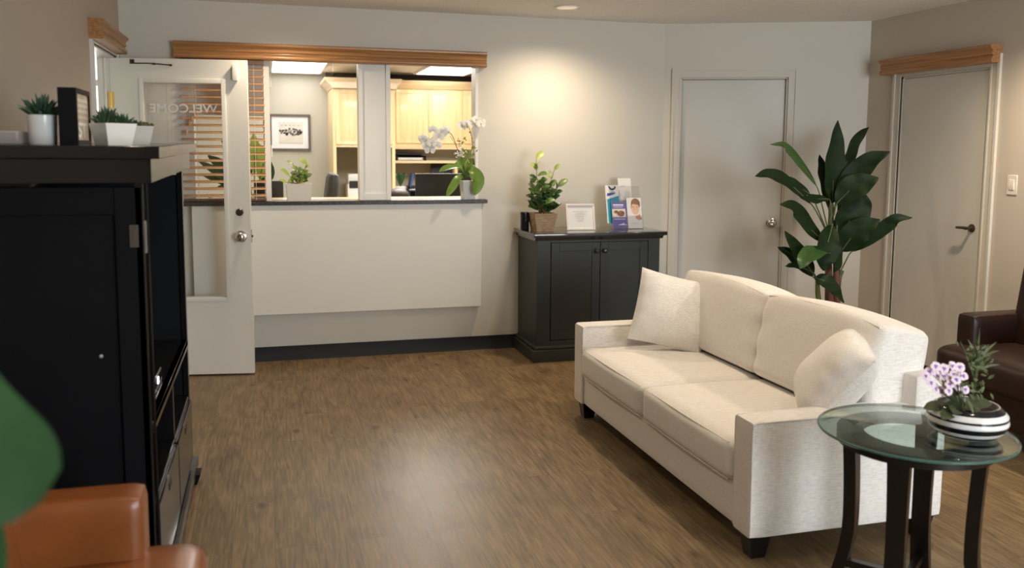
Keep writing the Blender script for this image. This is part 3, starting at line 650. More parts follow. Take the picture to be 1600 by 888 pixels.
# framed picture
p0 = atY(420, 178, OY-0.02); p1 = atY(486, 236, OY-0.02)
pw0, pw1, pz0, pz1 = p0.x, p1.x, p1.z, p0.z
pf = thing('framed_picture', 'pewter framed ink drawing with a wide white mat on the office wall', 'picture', ((pw0+pw1)/2, OY, pz0))
f = MB()
for a in ((pw0, pw0+0.03, pz0+0.03, pz1-0.03), (pw1-0.03, pw1, pz0+0.03, pz1-0.03), (pw0, pw1, pz0, pz0+0.03), (pw0, pw1, pz1-0.03, pz1)): f.box(a[0], a[1], OY-0.03, OY, a[2], a[3])
f.build('frame', M['frame_bronze'], pf)
MB().box(pw0+0.02, pw1-0.02, OY-0.014, OY-0.004, pz0+0.02, pz1-0.02).build('mat_board', M['paper'], pf)
pr = MB().box(pw0+0.13, pw1-0.11, OY-0.017, OY-0.014, pz0+0.10, pz1-0.11).build('print', plain('cream_print', (0.68, 0.64, 0.56), 0.6), pf)
ik = MB(); rnd = random.Random(3); cxp = (pw0+pw1)/2+0.01; czp = (pz0+pz1)/2+0.0
for i in range(120):
    x = cxp+rnd.uniform(-0.135, 0.145); hgt = 0.062*(1-abs(x-cxp)/0.22); z = czp+rnd.uniform(-hgt*.7, hgt); a = rnd.uniform(0.002, 0.011); b = rnd.uniform(0.002, 0.011)
    ik.box(x-a, x+a, OY-0.0178, OY-0.017, z-b, z+b)
for i in range(5): ik.box(cxp-0.12+i*.05, cxp-0.11+i*.05+.01, OY-0.0178, OY-0.017, czp+0.085, czp+0.09)
ik.build('ink_drawing', M['ink_dark'], pr)
f2 = MB()
for a in ((pw0+0.12, pw0+0.125, pz0+0.09, pz1-0.10), (pw1-0.105, pw1-0.10, pz0+0.09, pz1-0.10), (pw0+0.12, pw1-0.10, pz0+0.09, pz0+0.095), (pw0+0.12, pw1-0.10, pz1-0.105, pz1-0.10)): f2.box(a[0], a[1], OY-0.0155, OY-0.014, a[2], a[3])
f2.build('mat_bevel', plain('mat_line', (0.5, 0.42, 0.32), 0.6), pf)

# maple cabinets
def raised_door(parent, x0, x1, z0, z1, y, name='door'):
    d = MB().box(x0, x1, y-0.02, y, z0, z1, 0.003, 1).build(name, M['maple'], parent)
    s_ = 0.055; fr = MB()
    # raised centre panel with a routed groove around it
    g = [(x0+s_, z0+s_), (x1-s_, z0+s_), (x1-s_, z1-s_), (x0+s_, z1-s_)]
    k = 0.03; h = [(x0+s_+k, z0+s_+k), (x1-s_-k, z0+s_+k), (x1-s_-k, z1-s_-k), (x0+s_+k, z1-s_-k)]
    vs = [Vector((p[0], y-0.0205, p[1])) for p in g]+[Vector((p[0], y-0.028, p[1])) for p in h]
    fr.add(vs, [[0, 1, 5, 4], [1, 2, 6, 5], [2, 3, 7, 6], [3, 0, 4, 7], [4, 5, 6, 7], [3, 2, 1, 0]])
    fr.build('raised_panel', M['maple'], d)
    gr = MB()
    for a in ((x0+s_-0.010, x0+s_-0.004, z0+s_-0.01, z1-s_+0.01), (x1-s_+0.004, x1-s_+0.010, z0+s_-0.01, z1-s_+0.01), (x0+s_-0.01, x1-s_+0.01, z0+s_-0.010, z0+s_-0.004), (x0+s_-0.01, x1-s_+0.01, z1-s_+0.004, z1-s_+0.010)): gr.box(a[0], a[1], y-0.024, y-0.018, a[2], a[3], 0.002, 1)
    gr.build('panel_moulding', M['maple'], d)
    return d
CY = 11.05; TY = 10.5
cz0 = atY(690, 228, CY).z; cz1 = atY(690, 134, CY).z; cx0 = atY(610, 180, CY).x
wc = thing('wall_cabinet', 'long maple wall cabinet with raised panel doors right of the white column', 'cabinet', (cx0, CY, cz0))
cx1 = 3.3
MB().box(cx0, cx1, CY, OY, cz0, cz1).build('body', M['maple'], wc)
MB().prism([(CY-0.02, cz1-0.05), (CY-0.035, cz1-0.02), (CY-0.075, cz1+0.03), (CY-0.075, cz1+0.05), (OY, cz1+0.05), (OY, cz1-0.05)], 0, cx0-0.02, cx1).build('crown_moulding', M['maple_x'], wc)
MB().box(cx0, cx1, CY-0.02, CY+0.02, cz0-0.045, cz0).build('light_rail', M['maple_x'], wc)
edges = [atY(q, 180, CY).x for q in (617, 668, 723)]
edges += [edges[-1]+0.6, edges[-1]+1.1]
for a, b in zip(edges[:-1], edges[1:]): raised_door(wc, a+0.012, b-0.012, cz0+0.03, cz1-0.06, CY)
tx0 = atY(520, 180, TY).x; tx1 = atY(617, 180, TY).x; tz0 = atY(540, 230, TY).z; tz1 = atY(540, 130, TY).z
tcab = thing('tall_cabinet', 'deeper maple hutch cabinet left of the white column with projecting crown', 'cabinet', (tx0, TY, 0))
MB().box(tx0, tx1, TY, OY, tz0, tz1).build('body', M['maple'], tcab)
MB().prism([(tx0-0.01, tz1-0.06), (tx0-0.02, tz1-0.03), (tx0-0.09, tz1+0.03), (tx0-0.09, tz1+0.06), (tx1+0.08, tz1+0.06), (tx1+0.08, tz1+0.03), (tx1+0.02, tz1-0.03), (tx1+0.01, tz1-0.06)], 1, TY-0.06, OY).build('crown_moulding', M['maple_x'], tcab)
MB().box(tx0, tx0+0.035, TY, OY, 0, tz0).build('side_panel', M['maple'], tcab)
MB().box(tx1-0.035, tx1, TY, OY, 0, tz0).build('side_panel', M['maple'], tcab)
MB().box(tx0+0.035, tx1-0.035, TY+.01, OY-.002, 0.72, 0.75).build('inner_worktop', M['maple_x'], tcab)
raised_door(tcab, tx0+0.03, (tx0+tx1)/2-0.004, tz0+0.03, tz1-0.07, TY); raised_door(tcab, (tx0+tx1)/2+0.004, tx1-0.03, tz0+0.03, tz1-0.07, TY)
struct(MB().box(tx0-0.02, 3.9, OY-0.06, OY, tz1+0.0, CZ).build('wall_soffit', M['soffit']))
# desk run under the cabinets and shelf
dk = thing('office_desk', 'maple desk run below the wall cabinets', 'desk', (2.2, 10.9, 0))
MB().box(tx1+.002, 3.3, 10.3, OY-.002, 0.72, 0.75).build('desk_top', M['maple_x'], dk)
for x in (tx1+.004, 2.3, 3.25): MB().box(x, x+0.03, 10.4, OY, 0, 0.72).build('side_panel', M['maple'], dk)
sz = atY(660, 251, 11.0).z
MB().box(tx1, 2.35, 10.85, OY, sz-0.03, sz).build('shelf_board', M['maple_x'], dk)
sr = MB(); sr.box(2.30, 2.34, 10.9, OY, 0.75, sz-0.03); sr.build('shelf_support', M['maple'], dk)
# inner reception desk (lower worktop behind the counter)
rd = thing('reception_desk', 'maple work desk behind the reception counter', 'desk', (0.7, 6.9, 0))
MB().box(-0.7, 2.4, 6.68, 7.28, 0.72, 0.75).build('desk_top', M['maple_x'], rd)
for x in (-0.68, 0.9, 2.36): MB().box(x, x+0.03, 6.70, 7.26, 0, 0.72).build('side_panel', M['maple'], rd)

def monitor(x0, x1, y, z0, z1, base, label, cat='monitor', tilt=0, white=False):
    t = thing('computer_monitor', label, cat, ((x0+x1)/2, y, base))
    mm = Matrix.Translation(((x0+x1)/2, y, z0)) @ Matrix.Rotation(tilt, 4, 'Z')
    w_ = (x1-x0)/2
    MB().box(-w_, w_, -0.018, 0.018, 0, z1-z0, 0.006, 2, mat=mm).build('housing', M['black_matte'], t)
    MB().box(-w_+0.012, w_-0.012, 0.018, 0.021, 0.015, z1-z0-0.012, mat=mm).build('screen', M['screen'], t)
    MB().box(-0.03, 0.03, -0.01, 0.02, base-z0+0.012, 0.03, mat=mm).box(-0.11, 0.11, -0.07, 0.09, base-z0, base-z0+0.012, 0.003, 1, mat=mm).build('stand', M['black_matte'], t)
    if white: MB().box(-w_, w_, -0.016, 0.016, z1-z0, z1-z0+0.004, mat=mm).build('pale_top_edge', M['grey_plastic'], t)
    return t
a = atY(649, 272, 6.95); b = atY(738, 306, 6.95)
monitor(a.x, b.x, 6.95, b.z-0.02, a.z, 0.75, 'wide black monitor back behind the orchid on the reception desk', white=True)
a = atY(398, 283, 6.95); b = atY(443, 309, 6.95)
monitor(a.x, b.x, 6.95, b.z-0.02, a.z, 0.75, 'small black monitor back left of the pale planter on the counter', tilt=R(0))
a = atY(676, 257, 10.9); b = atY(760, 290, 10.9)
monitor(a.x, b.x, 11.05, 0.90, sz-0.035, 0.75, 'dark monitor under the maple shelf at the far office desk')
# paper tray on shelf
tr_ = thing('letter_tray', 'black letter tray on the maple shelf under the wall cabinets', 'tray', (1.62, 11.05, sz))
a = atY(619, 245, 11.0); b = atY(664, 245, 11.0)
MB().box(a.x, b.x, 10.9, 11.25, sz, sz+0.006).box(a.x, b.x, 11.24, 11.25, sz, sz+0.09).box(b.x-0.01, b.x, 10.9, 11.25, sz, sz+0.06).box(a.x, a.x+0.01, 10.9, 11.25, sz, sz+0.06).box(a.x, b.x-0.02, 10.95, 11.24, sz+0.075, sz+0.085).build('tray', M['black_matte'], tr_)
pp = MB()
for i in range(5): pp.box(a.x+0.01, b.x-0.02-rnd.uniform(0, .05), 10.89+rnd.uniform(0, .02), 11.2, sz+0.008+i*0.006, sz+0.012+i*0.006)
tag(pp.build('paper_stack', M['paper'], origin=(1.62, 11.05, sz+0.008)), 'loose stack of white papers in the black letter tray', 'papers')
# small plant, blue book, in-tray below the shelf
def small_pot(x, y, z, r, h, mat, name='pot', parent=None, seg=24):
    return MB().lathe([(0, 0), (r*0.8, 0), (r*0.82, 0.003), (r, h), (r*0.93, h), (r*0.90, h-0.012), (0, h-0.012)], (x, y, z), seg).build(name, mat, parent)
sp = thing('potted_aloe', 'small spiky green plant in a white pot under the maple shelf', 'plant', (1.52, 10.65, 0.75))
a = atY(626, 291, 10.65); small_pot(a.x, 10.65, 0.75, 0.075, a.z-0.75, M['ceramic'], parent=sp)
lf = MB()
for i in range(14):
    q = i*2.4; tip = atY(626, 269, 10.65); r_ = 0.09*(0.4+0.6*random.random())
    lf.leaf([(a.x, 10.65, a.z-0.01), (a.x+math.cos(q)*r_*.6, 10.65+math.sin(q)*r_*.6, (a.z+tip.z)/2+.02), (a.x+math.cos(q)*r_*1.2, 10.65+math.sin(q)*r_*1.2, tip.z-0.03*random.random())], 0.028, n=6)
lf.build('leaves', M['leaf_deep'], sp)
a = atY(633, 289, 10.7); b = atY(640, 270, 10.7)
bk = MB().box(a.x, a.x+0.02, 10.62, 10.82, 0.75, b.z, mat=Matrix.Translation((a.x, 10.7, 0.75)) @ Matrix.Rotation(R(10), 4, 'Y') @ Matrix.Translation((-a.x, -10.7, -0.75)))
tag(bk.build('book', M['blue_book'], origin=(a.x, 10.7, 0.75)), 'thin blue book leaning beside the spiky plant', 'book')
a = atY(636, 291, 10.6); b = atY(652, 303, 10.6)
tt = thing('desk_tray', 'black stacked desk tray holding white paper beside the wide monitor', 'tray', ((a.x+b.x)/2, 10.6, 0.75))
hh = a.z
MB().box(a.x, b.x+0.12, 10.5, 10.52, hh-0.03, hh).box(a.x, a.x+0.012, 10.5, 10.8, 0.75, hh).box(b.x+0.11, b.x+0.12, 10.5, 10.8, 0.75, hh).box(a.x, b.x+0.12, 10.5, 10.8, hh-0.06, hh-0.05).box(a.x, b.x+0.12, 10.5, 10.8, 0.755, 0.765).box(a.x, b.x+0.12, 10.79, 10.8, 0.75, hh).build('frame', M['black_matte'], tt)
tag(MB().box(a.x+0.014, b.x+0.105, 10.53, 10.78, hh-0.049, hh-0.041).build('paper_sheet', M['paper'], origin=((a.x+b.x)/2, 10.6, hh-0.049)), 'white sheet of paper in the black desk tray', 'paper')
# printer
a = atY(543, 272, 10.75); b = atY(575, 308, 10.75)
pt = thing('printer', 'white office printer with black paper slot beside the white column', 'printer', ((a.x+b.x)/2, 10.9, 0.75))
MB().box(a.x, a.x+0.36, 10.75, 11.1, 0.75, a.z-0.12, 0.012, 2).box(a.x+0.01, a.x+0.35, 10.77, 11.1, a.z-0.12, a.z, 0.012, 2).build('body', M['ceramic'], pt)
MB().box(a.x+0.02, a.x+0.14, 10.735, 10.752, a.z-0.17, a.z-0.085, 0.004, 1).build('paper_slot', M['black_matte'], pt)
MB().box(a.x+0.155, a.x+0.19, 10.735, 10.752, a.z-0.17, a.z-0.10, 0.004, 1).build('control_panel', M['black_matte'], pt)
# office chair
oc = thing('office_chair', 'charcoal office swivel chair with tall backrest behind the counter plant', 'chair', (0.55, 8.2, 0))
ca = atY(499, 269, 8.1); cb = atY(494, 307, 8.1)
mm = Matrix.Translation((cb.x, 8.1, 0)) @ Matrix.Rotation(R(7), 4, 'Y')
MB().rbox((0, 0, 0), (0.085, 0.48, 0.56), 0.035, 8, (0.012, 0, 0), mat=mm @ Matrix.Translation((0.0, 0, ca.z-0.28))).build('backrest', M['chair_grey'], oc)
MB().rbox((0, 0, 0), (0.5, 0.5, 0.09), 0.04, 8, (0, 0, 0.01), mat=Matrix.Translation((cb.x-0.28, 8.1, 0.47))).build('seat', M['chair_grey'], oc)
MB().tube([(cb.x-0.28, 8.1, 0.42), (cb.x-0.28, 8.1, 0.10)], 0.028, 12).tube([(cb.x-0.2, 8.1, 0.43), (cb.x+0.05, 8.1, 0.45), (cb.x+0.06, 8.1, 0.7)], 0.018, 8).build('column', M['black_matte'], oc)
for i in range(5):
    q = i*2*math.pi/5+0.3; x = cb.x-0.28; MB().tube([(x, 8.1, 0.10), (x+0.28*math.cos(q), 8.1+0.28*math.sin(q), 0.06)], (0.022, 0.014), 8).ball((x+0.28*math.cos(q), 8.1+0.28*math.sin(q), 0.03), 0.028, 6).build('base_arm', M['black_matte'], oc)
for s_ in (-1, 1):
    MB().tube([(cb.x-0.12, 8.1+s_*.27, 0.46), (cb.x-0.12, 8.1+s_*.27, 0.66)], 0.012, 8).box(cb.x-0.32, cb.x-0.02, 8.1+s_*.27-0.03, 8.1+s_*.27+0.03, 0.66, 0.69, 0.01, 2).build('armrest', M['black_matte'], oc)

# seated receptionist; only the crown of the head shows above the counter
hc = atY(626, 297, 7.55)
pe = thing('person', 'seated person behind the counter, only brown hair showing beside the wide monitor', 'person', (hc.x, 7.75, 0.0))
def skin_fig(name, mat, parent, verts, edges, radii, root=0, sub=2):
    inv = mwof(parent).inverted(); me = bpy.data.meshes.new(name); me.from_pydata([inv @ Vector(v) for v in verts], edges, []); me.materials.append(mat)
    o = bpy.data.objects.new(name, me); COL.objects.link(o); o.parent = parent
    md = o.modifiers.new('skin', 'SKIN'); 
    for i, r_ in enumerate(radii): me.skin_vertices[0].data[i].radius = r_ if isinstance(r_, tuple) else (r_, r_)
    me.skin_vertices[0].data[root].use_root = True
    for p in me.polygons: p.use_smooth = True
    md.use_smooth_shade = True
    s2 = o.modifiers.new('sub', 'SUBSURF'); s2.levels = sub; s2.render_levels = sub
    return o
px_, py_ = hc.x, 7.72; ht = hc.z
V_ = [(px_, py_, 0.50), (px_, py_, 0.70), (px_, py_-0.02, ht-0.38), (px_, py_-0.03, ht-0.27), (px_, py_-0.05, ht-0.19), (px_, py_-0.07, ht-0.10),
      (px_-0.17, py_-0.02, ht-0.36), (px_-0.21, py_-0.12, ht-0.60), (px_-0.14, py_-0.36, 0.78), (px_-0.11, py_-0.44, 0.78),
      (px_+0.17, py_-0.02, ht-0.36), (px_+0.21, py_-0.12, ht-0.60), (px_+0.14, py_-0.36, 0.78), (px_+0.11, py_-0.44, 0.78),
      (px_-0.10, py_-0.05, 0.52), (px_-0.12, py_-0.40, 0.55), (px_-0.12, py_-0.38, 0.10), (px_-0.12, py_-0.5, 0.05),
      (px_+0.10, py_-0.05, 0.52), (px_+0.12, py_-0.40, 0.55), (px_+0.12, py_-0.38, 0.10), (px_+0.12, py_-0.5, 0.05)]
E_ = [(0, 1), (1, 2), (2, 3), (3, 4), (4, 5), (2, 6), (6, 7), (7, 8), (8, 9), (2, 10), (10, 11), (11, 12), (12, 13), (0, 14), (14, 15), (15, 16), (16, 17), (0, 18), (18, 19), (19, 20), (20, 21)]
RR = [(.15, .11), (.13, .10), (.13, .09), .05, (.06, .075), (.075, .09), .055, .045, .03, .02, .055, .045, .03, .02, .085, .06, .045, .035, .085, .06, .045, .035]
skin_fig('body', M['skin'], pe, V_, E_, RR)
hr = MB().rbox((0, 0, 0), (0.20, 0.23, 0.20), 0.095, 10, mat=Matrix.Translation((px_, py_-0.05, ht-0.085)))
hr.rbox((0, 0, 0), (0.19, 0.10, 0.26), 0.05, 8, mat=Matrix.Translation((px_, py_+0.04, ht-0.20)))
hr.build('hair', M['hair'], pe)
MB().rbox((0, 0, 0), (0.40, 0.26, 0.44), 0.11, 8, mat=Matrix.Translation((px_, py_-0.005, ht-0.56))).build('sweater', M['sweater'], pe)
sc_ = thing('office_chair', 'dark low office chair under the seated person behind the counter', 'chair', (px_, 7.75, 0))
MB().rbox((0, 0, 0), (0.46, 0.46, 0.07), 0.03, 6, mat=Matrix.Translation((px_, 7.70, 0.40))).build('seat', M['chair_grey'], sc_)
MB().tube([(px_, 7.7, 0.37), (px_, 7.7, 0.06)], 0.03, 10).lathe([(0.25, 0), (0.25, 0.02), (0.05, 0.06), (0, 0.06)], (px_, 7.7, 0), 20).build('pedestal', M['black_matte'], sc_)

# big leafy plant seen through the blind
zp = thing('leafy_office_plant', 'dark leafy plant behind the wooden blind in the office', 'plant', (-0.10, 7.05, 0.75))
MB().lathe([(0, 0), (0.09, 0), (0.11, 0.20), (0.10, 0.20), (0.10, 0.18), (0, 0.18)], (-0.10, 7.05, 0.75), 24).build('pot', M['ceramic_black'], zp)
rnd = random.Random(11)
LT = [((398, 300), (380, 255), (345, 218), .10, 0), ((398, 300), (360, 270), (325, 243), .12, 0), ((398, 300), (350, 275), (310, 252), .08, 0), ((400, 300), (370, 280), (330, 272), .09, 0), ((398, 300), (350, 285), (318, 275), .06, 0),
      ((400, 300), (412, 255), (405, 225), .10, 1), ((398, 300), (398, 240), (396, 208), .09, 1), ((402, 300), (420, 270), (414, 243), .10, 0), ((398, 300), (370, 290), (340, 292), .07, 0), ((400, 300), (385, 250), (392, 230), .09, 0)]
lm_ = {0: MB(), 1: MB()}; stm = MB()
for (a, b, c, wd, k) in LT:
    y0 = 7.05; dy = rnd.uniform(-0.12, 0.12)
    pa = Vector((-0.10, 7.05, 0.93)); pb = atY(*b, y0+dy*.5); pc = atY(*c, y0+dy); mid = pa.lerp(pb, 0.6); mid.z = min(mid.z+0.05, pb.z)
    stm.tube([pa, mid, pb], 0.004, 6); lm_[k].leaf([mid, pb, pc], wd, n=9, nrm=(rnd.uniform(-.3, .3), -1, .4), blunt=.6)
stm.build('stems', M['leaf_mid'], zp)
lm_[0].build('leaves', M['leaf_deep'], zp); lm_[1].build('new_leaves', M['leaf_light'], zp)
fg = MB(); a = atY(327, 307, 6.5); tag(MB().box(a.x-0.008, a.x+0.006, 6.49, 6.51, ZC-0.002, ZC+0.04, 0.003, 1).box(a.x+0.012, a.x+0.03, 6.485, 6.515, ZC-0.002, ZC+0.03, 0.004, 1).build('desk_trinket', M['ceramic'], origin=(a.x, 6.5, ZC-0.002)), 'tiny white trinket on the ledge behind the blind', 'trinket')

# pale planter with leafy plant on the counter
ppl = thing('potted_plant', 'light green leafy plant in a square pale planter on the reception counter', 'plant', (0.21, 6.22, ZC))
g0 = atY(448, 313, 6.17); g1 = atY(487, 313, 6.17)
pc_ = ((g0.x+g1.x)/2, 6.207); hw = (g1.x-g0.x)/2
def taper_box(mb, cx, cy, z0, z1, a0, a1, wall=0.006, rot=0.0, soil=0.015):
    def sq(a, z): return [Matrix.Translation((cx, cy, z)) @ Matrix.Rotation(rot, 4, 'Z') @ Vector((sx*a, sy*a, 0)) for sx, sy in ((-1, -1), (1, -1), (1, 1), (-1, 1))]
    return loft(mb, [sq(a0, z0), sq(a1, z1), sq(a1-wall, z1), sq(a1-wall-0.002, z1-soil)])
taper_box(MB(), pc_[0], pc_[1], ZC, ZC+0.118, hw*0.94, hw*1.02).build('planter', M['ceramic_grey'], ppl)
def bushy(parent, base, stems, mats, rnd, leafsize=0.05, per=5, spread=0.05):
    st = MB(); lv = {k: MB() for k in mats}
    for (tip, k) in stems:
        tip = Vector(tip); b = Vector(base)+Vector((rnd.uniform(-.02, .02), rnd.uniform(-.02, .02), 0)); mid = b.lerp(tip, 0.5)+Vector((rnd.uniform(-.01, .01), rnd.uniform(-.01, .01), .01))
        st.tube([b, mid, tip], (0.0035, 0.0018), 6)
        for i in range(per):
            u = 0.25+0.75*i/(per-1); p = b.lerp(tip, u) if u > .5 else b.lerp(mid, u*2)
            q = i*2.4+rnd.uniform(-.4, .4); out = Vector((math.cos(q), math.sin(q), rnd.uniform(.15, .9)))
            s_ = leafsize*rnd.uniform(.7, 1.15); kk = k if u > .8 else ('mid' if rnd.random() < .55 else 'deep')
            if kk not in lv: kk = k
            lv[kk].leaf([p, p+out*s_*.55+Vector((0, 0, .004)), p+out*s_+Vector((0, 0, -.006))], s_*.62, nrm=(rnd.uniform(-.5, .5), -1+rnd.uniform(0, .5), .7), n=7, blunt=.6)
    st.build('stems', M['stem_brown'], parent)
    nm = {'light': ('new_leaves', M['leaf_light']), 'mid': ('leaves', M['leaf_mid']), 'deep': ('old_leaves', M['leaf_deep'])}
    for k in lv:
        if lv[k].v: lv[k].build(nm[k][0], nm[k][1], parent)
rnd = random.Random(5)
def A(x, y, Y): return atY(x, y, Y)
bushy(ppl, (pc_[0], pc_[1], ZC+0.105), [(A(457, 255, 6.25), 'light'), (A(480, 257, 6.27), 'light'), (A(466, 265, 6.20), 'mid'), (A(452, 275, 6.24), 'light'), (A(484, 275, 6.22), 'mid'), (A(470, 280, 6.30), 'mid'), (A(447, 285, 6.22), 'light'), (A(475, 268, 6.3), 'light')], ['light', 'mid'], rnd, 0.055, 5)

# ------------------------------------------------------------------ white orchid
orc = thing('orchid', 'white moth orchid in a tapered white pot at the right end of the counter', 'orchid', (1.39, 6.19, ZC))
OC = atY(730, 300, 6.19); ox, oy = OC.x, 6.19
taper_box(MB(), ox, oy, ZC, ZC+0.135, 0.036, 0.047, rot=0.1).build('pot', M['ceramic'], orc)
def Q(X, Y_, Y=6.19): return atY(600+X/5.92, 170+Y_/5.92, Y)
lv = MB()
ob = Q(750, 628)
for pts, wd, nn in (([ob, Q(700, 548, 6.17), Q(610, 545, 6.15), Q(512, 582, 6.13)], .075, (0, -.5, 1)),
                    ([ob, Q(690, 640, 6.13), Q(640, 720, 6.10), Q(580, 812, 6.08)], .06, (-.5, -1, .3)),
                    ([ob, Q(740, 560, 6.22), Q(700, 500, 6.25), Q(680, 478, 6.26)], .11, (0, -1, .4)),
                    ([ob, Q(820, 585, 6.14), Q(870, 660, 6.11), Q(840, 798, 6.09)], .095, (.3, -1, .2)),
                    ([ob, Q(770, 530, 6.22), Q(820, 495, 6.24), Q(900, 512, 6.25)], .06, (0, -1, .8)),
                    ([ob, Q(800, 560, 6.12), Q(830, 600, 6.08), Q(815, 660, 6.07)], .07, (0, -1, .3))):
    lv.leaf(pts, wd, nrm=nn, n=12, fold=.3, blunt=.5, peak=.6, th=0.0025)
lv.build('leaves', M['orchid_leaf'], orc)
sm = MB()
sm.tube([ob, Q(735, 480), Q(690, 400), Q(655, 300), Q(620, 235), Q(560, 200), Q(480, 230), Q(420, 300)], 0.0022, 6, seg=30)
sm.tube([Q(780, 600), Q(825, 430), Q(815, 300), Q(800, 210), Q(790, 170), Q(860, 130)], 0.0022, 6, seg=24)
sm.tube([Q(700, 440), Q(660, 330), Q(610, 250)], 0.0016, 6).tube([Q(690, 360), Q(700, 300), Q(680, 270)], 0.0015, 6)
sm.build('flower_stems', M['stem_brown'], orc)
for X, Y_ in ((622, 233), (795, 217), (640, 270), (692, 300), (805, 240), (815, 270), (680, 296), (697, 322), (770, 175), (830, 310), (836, 350), (812, 360)): MB().ball(Q(X, Y_, 6.185), 0.0042 if X != 795 else 0.007, 6).build('bud', M['bud'], orc)
rnd = random.Random(2)
FL = [(385, 300), (425, 380), (485, 338), (440, 320), (562, 205), (452, 195), (505, 262), (360, 275), (535, 225), (400, 345), (720, 165), (768, 135), (815, 148), (885, 125), (850, 105), (740, 150), (895, 145)]
for i, (X, Y_) in enumerate(FL):
    c = Q(X, Y_, 6.16+rnd.uniform(-.03, .04)); fl = MB(); rr_ = rnd.uniform(0.034, 0.042)
    face = Vector((rnd.uniform(-.5, .4), -1, rnd.uniform(-.35, .35))).normalized()
    if X > 700: face = Vector((rnd.uniform(-.4, .6), -.8, rnd.uniform(.3, .8))).normalized()
    sd = face.cross(Vector((0, 0, 1))).normalized(); up_ = sd.cross(face)
    for k, (ang_, ln, wd) in enumerate(((90, 1, .75), (210, 1, .7), (330, 1, .7), (12, 1.1, 1.15), (168, 1.1, 1.15))):
        d = sd*math.cos(R(ang_))+up_*math.sin(R(ang_))
        fl.leaf([c, c+d*rr_*.55*ln+face*.004, c+d*rr_*ln], rr_*wd, nrm=face, n=6, fold=-.05, blunt=.55, peak=.55, th=.0008)
    fo = fl.build('flower', M['petal'], orc)
    MB().ball(c+face*.005, 0.0042, 6).build('flower_centre', M['petal_core'], fo)
sf = MB()
for i in range(26):
    c = Q(700+rnd.gauss(0, 28), 405+rnd.gauss(0, 26), 6.16+rnd.uniform(-.02, .02)); d = Vector((rnd.uniform(-1, 1), -.6, rnd.uniform(-.3, 1))).normalized()
    sf.leaf([c, c+d*.012, c+d*.022], .011, n=4)
sf.build('small_white_blossoms', M['petal'], orc)
sg_ = MB()
for i in range(26):
    X = 760+rnd.gauss(0, 50); Y_ = 400+rnd.gauss(0, 50); c = Q(X, Y_, 6.2); d = Vector((rnd.uniform(-1, 1), -.4, rnd.uniform(0, 1))).normalized(); sg_.leaf([c, c+d*.018, c+d*.034], .012, n=4)
for i in range(7): sg_.tube([Q(755+i*6, 590), Q(740+i*14, 480), Q(700+i*24, 410)], .0012, 5)
sg_.build('filler_greenery', M['leaf_light'], orc)

# ------------------------------------------------------------------ dark green cabinet
GXa, GXb, GYf, GYb, GH = 1.79, 2.715, 5.725, 6.19, 0.905
gc = thing('storage_cabinet', 'dark green two door cabinet between the counter and the grey door', 'cabinet', (2.25, 5.95, 0))
bdm = MB().box(GXa, GXb, GYf+0.02, GYb, 0.11, GH-0.03)
# face frame
bdm.box(GXa, GXa+0.10, GYf, GYf+0.022, 0.11, GH-0.03, 0.002, 1).box(GXb-0.09, GXb, GYf, GYf+0.022, 0.11, GH-0.03, 0.002, 1).box(GXa+0.10, GXb-0.09, GYf, GYf+0.022, GH-0.065, GH-0.03).box(GXa+0.10, GXb-0.09, GYf, GYf+0.022, 0.11, 0.145)
bdm.build('body', M['green_cab'], gc)
MB().box(GXa-0.035, GXb+0.04, GYf-0.04, GYb+0.012, GH-0.028, GH, 0.006, 3).prism([(GYf-0.022, GH-0.028), (GYf-0.002, GH-0.052), (GYb, GH-0.052), (GYb, GH-0.028)], 0, GXa-0.018, GXb+0.02).build('top', M['green_top'], gc)
pl_ = MB().box(GXa-0.03, GXb+0.03, GYf-0.03, GYb, 0, 0.085, 0.003, 1).box(GXa-0.018, GXb+0.018, GYf-0.018, GYb, 0.085, 0.112, 0.01, 3)
pl_.build('plinth', M['green_cab'], gc)
dxm = (GXa+0.10+GXb-0.09)/2
for k, (a, b) in enumerate(((GXa+0.104, dxm-0.002), (dxm+0.002, GXb-0.094))):
    z0, z1 = 0.150, GH-0.069; s_ = 0.06; y0, y1 = GYf-0.002, GYf+0.018
    d = MB().box(a, a+s_, y0, y1, z0, z1, 0.0015, 1).box(b-s_, b, y0, y1, z0, z1, 0.0015, 1).box(a+s_, b-s_, y0, y1, z0, z0+s_, 0.0015, 1).box(a+s_, b-s_, y0, y1, z1-s_, z1, 0.0015, 1).box(a+s_-0.002, b-s_+0.002, y0+0.006, y1, z0+s_-0.002, z1-s_+0.002).build('door', M['green_cab'], gc)
    kx = (b-0.028) if k == 0 else (a+0.028)
    rot_ = Matrix.Translation((kx, y0, 0.775)) @ Matrix.Rotation(R(90), 4, 'X')
    MB().lathe([(0.010, 0), (0.008, 0.008), (0.009, 0.014), (0.017, 0.020), (0.018, 0.026), (0.012, 0.032), (0, 0.033)], (0, 0, 0), 20, mat=rot_).build('knob', M['green_top'], d)

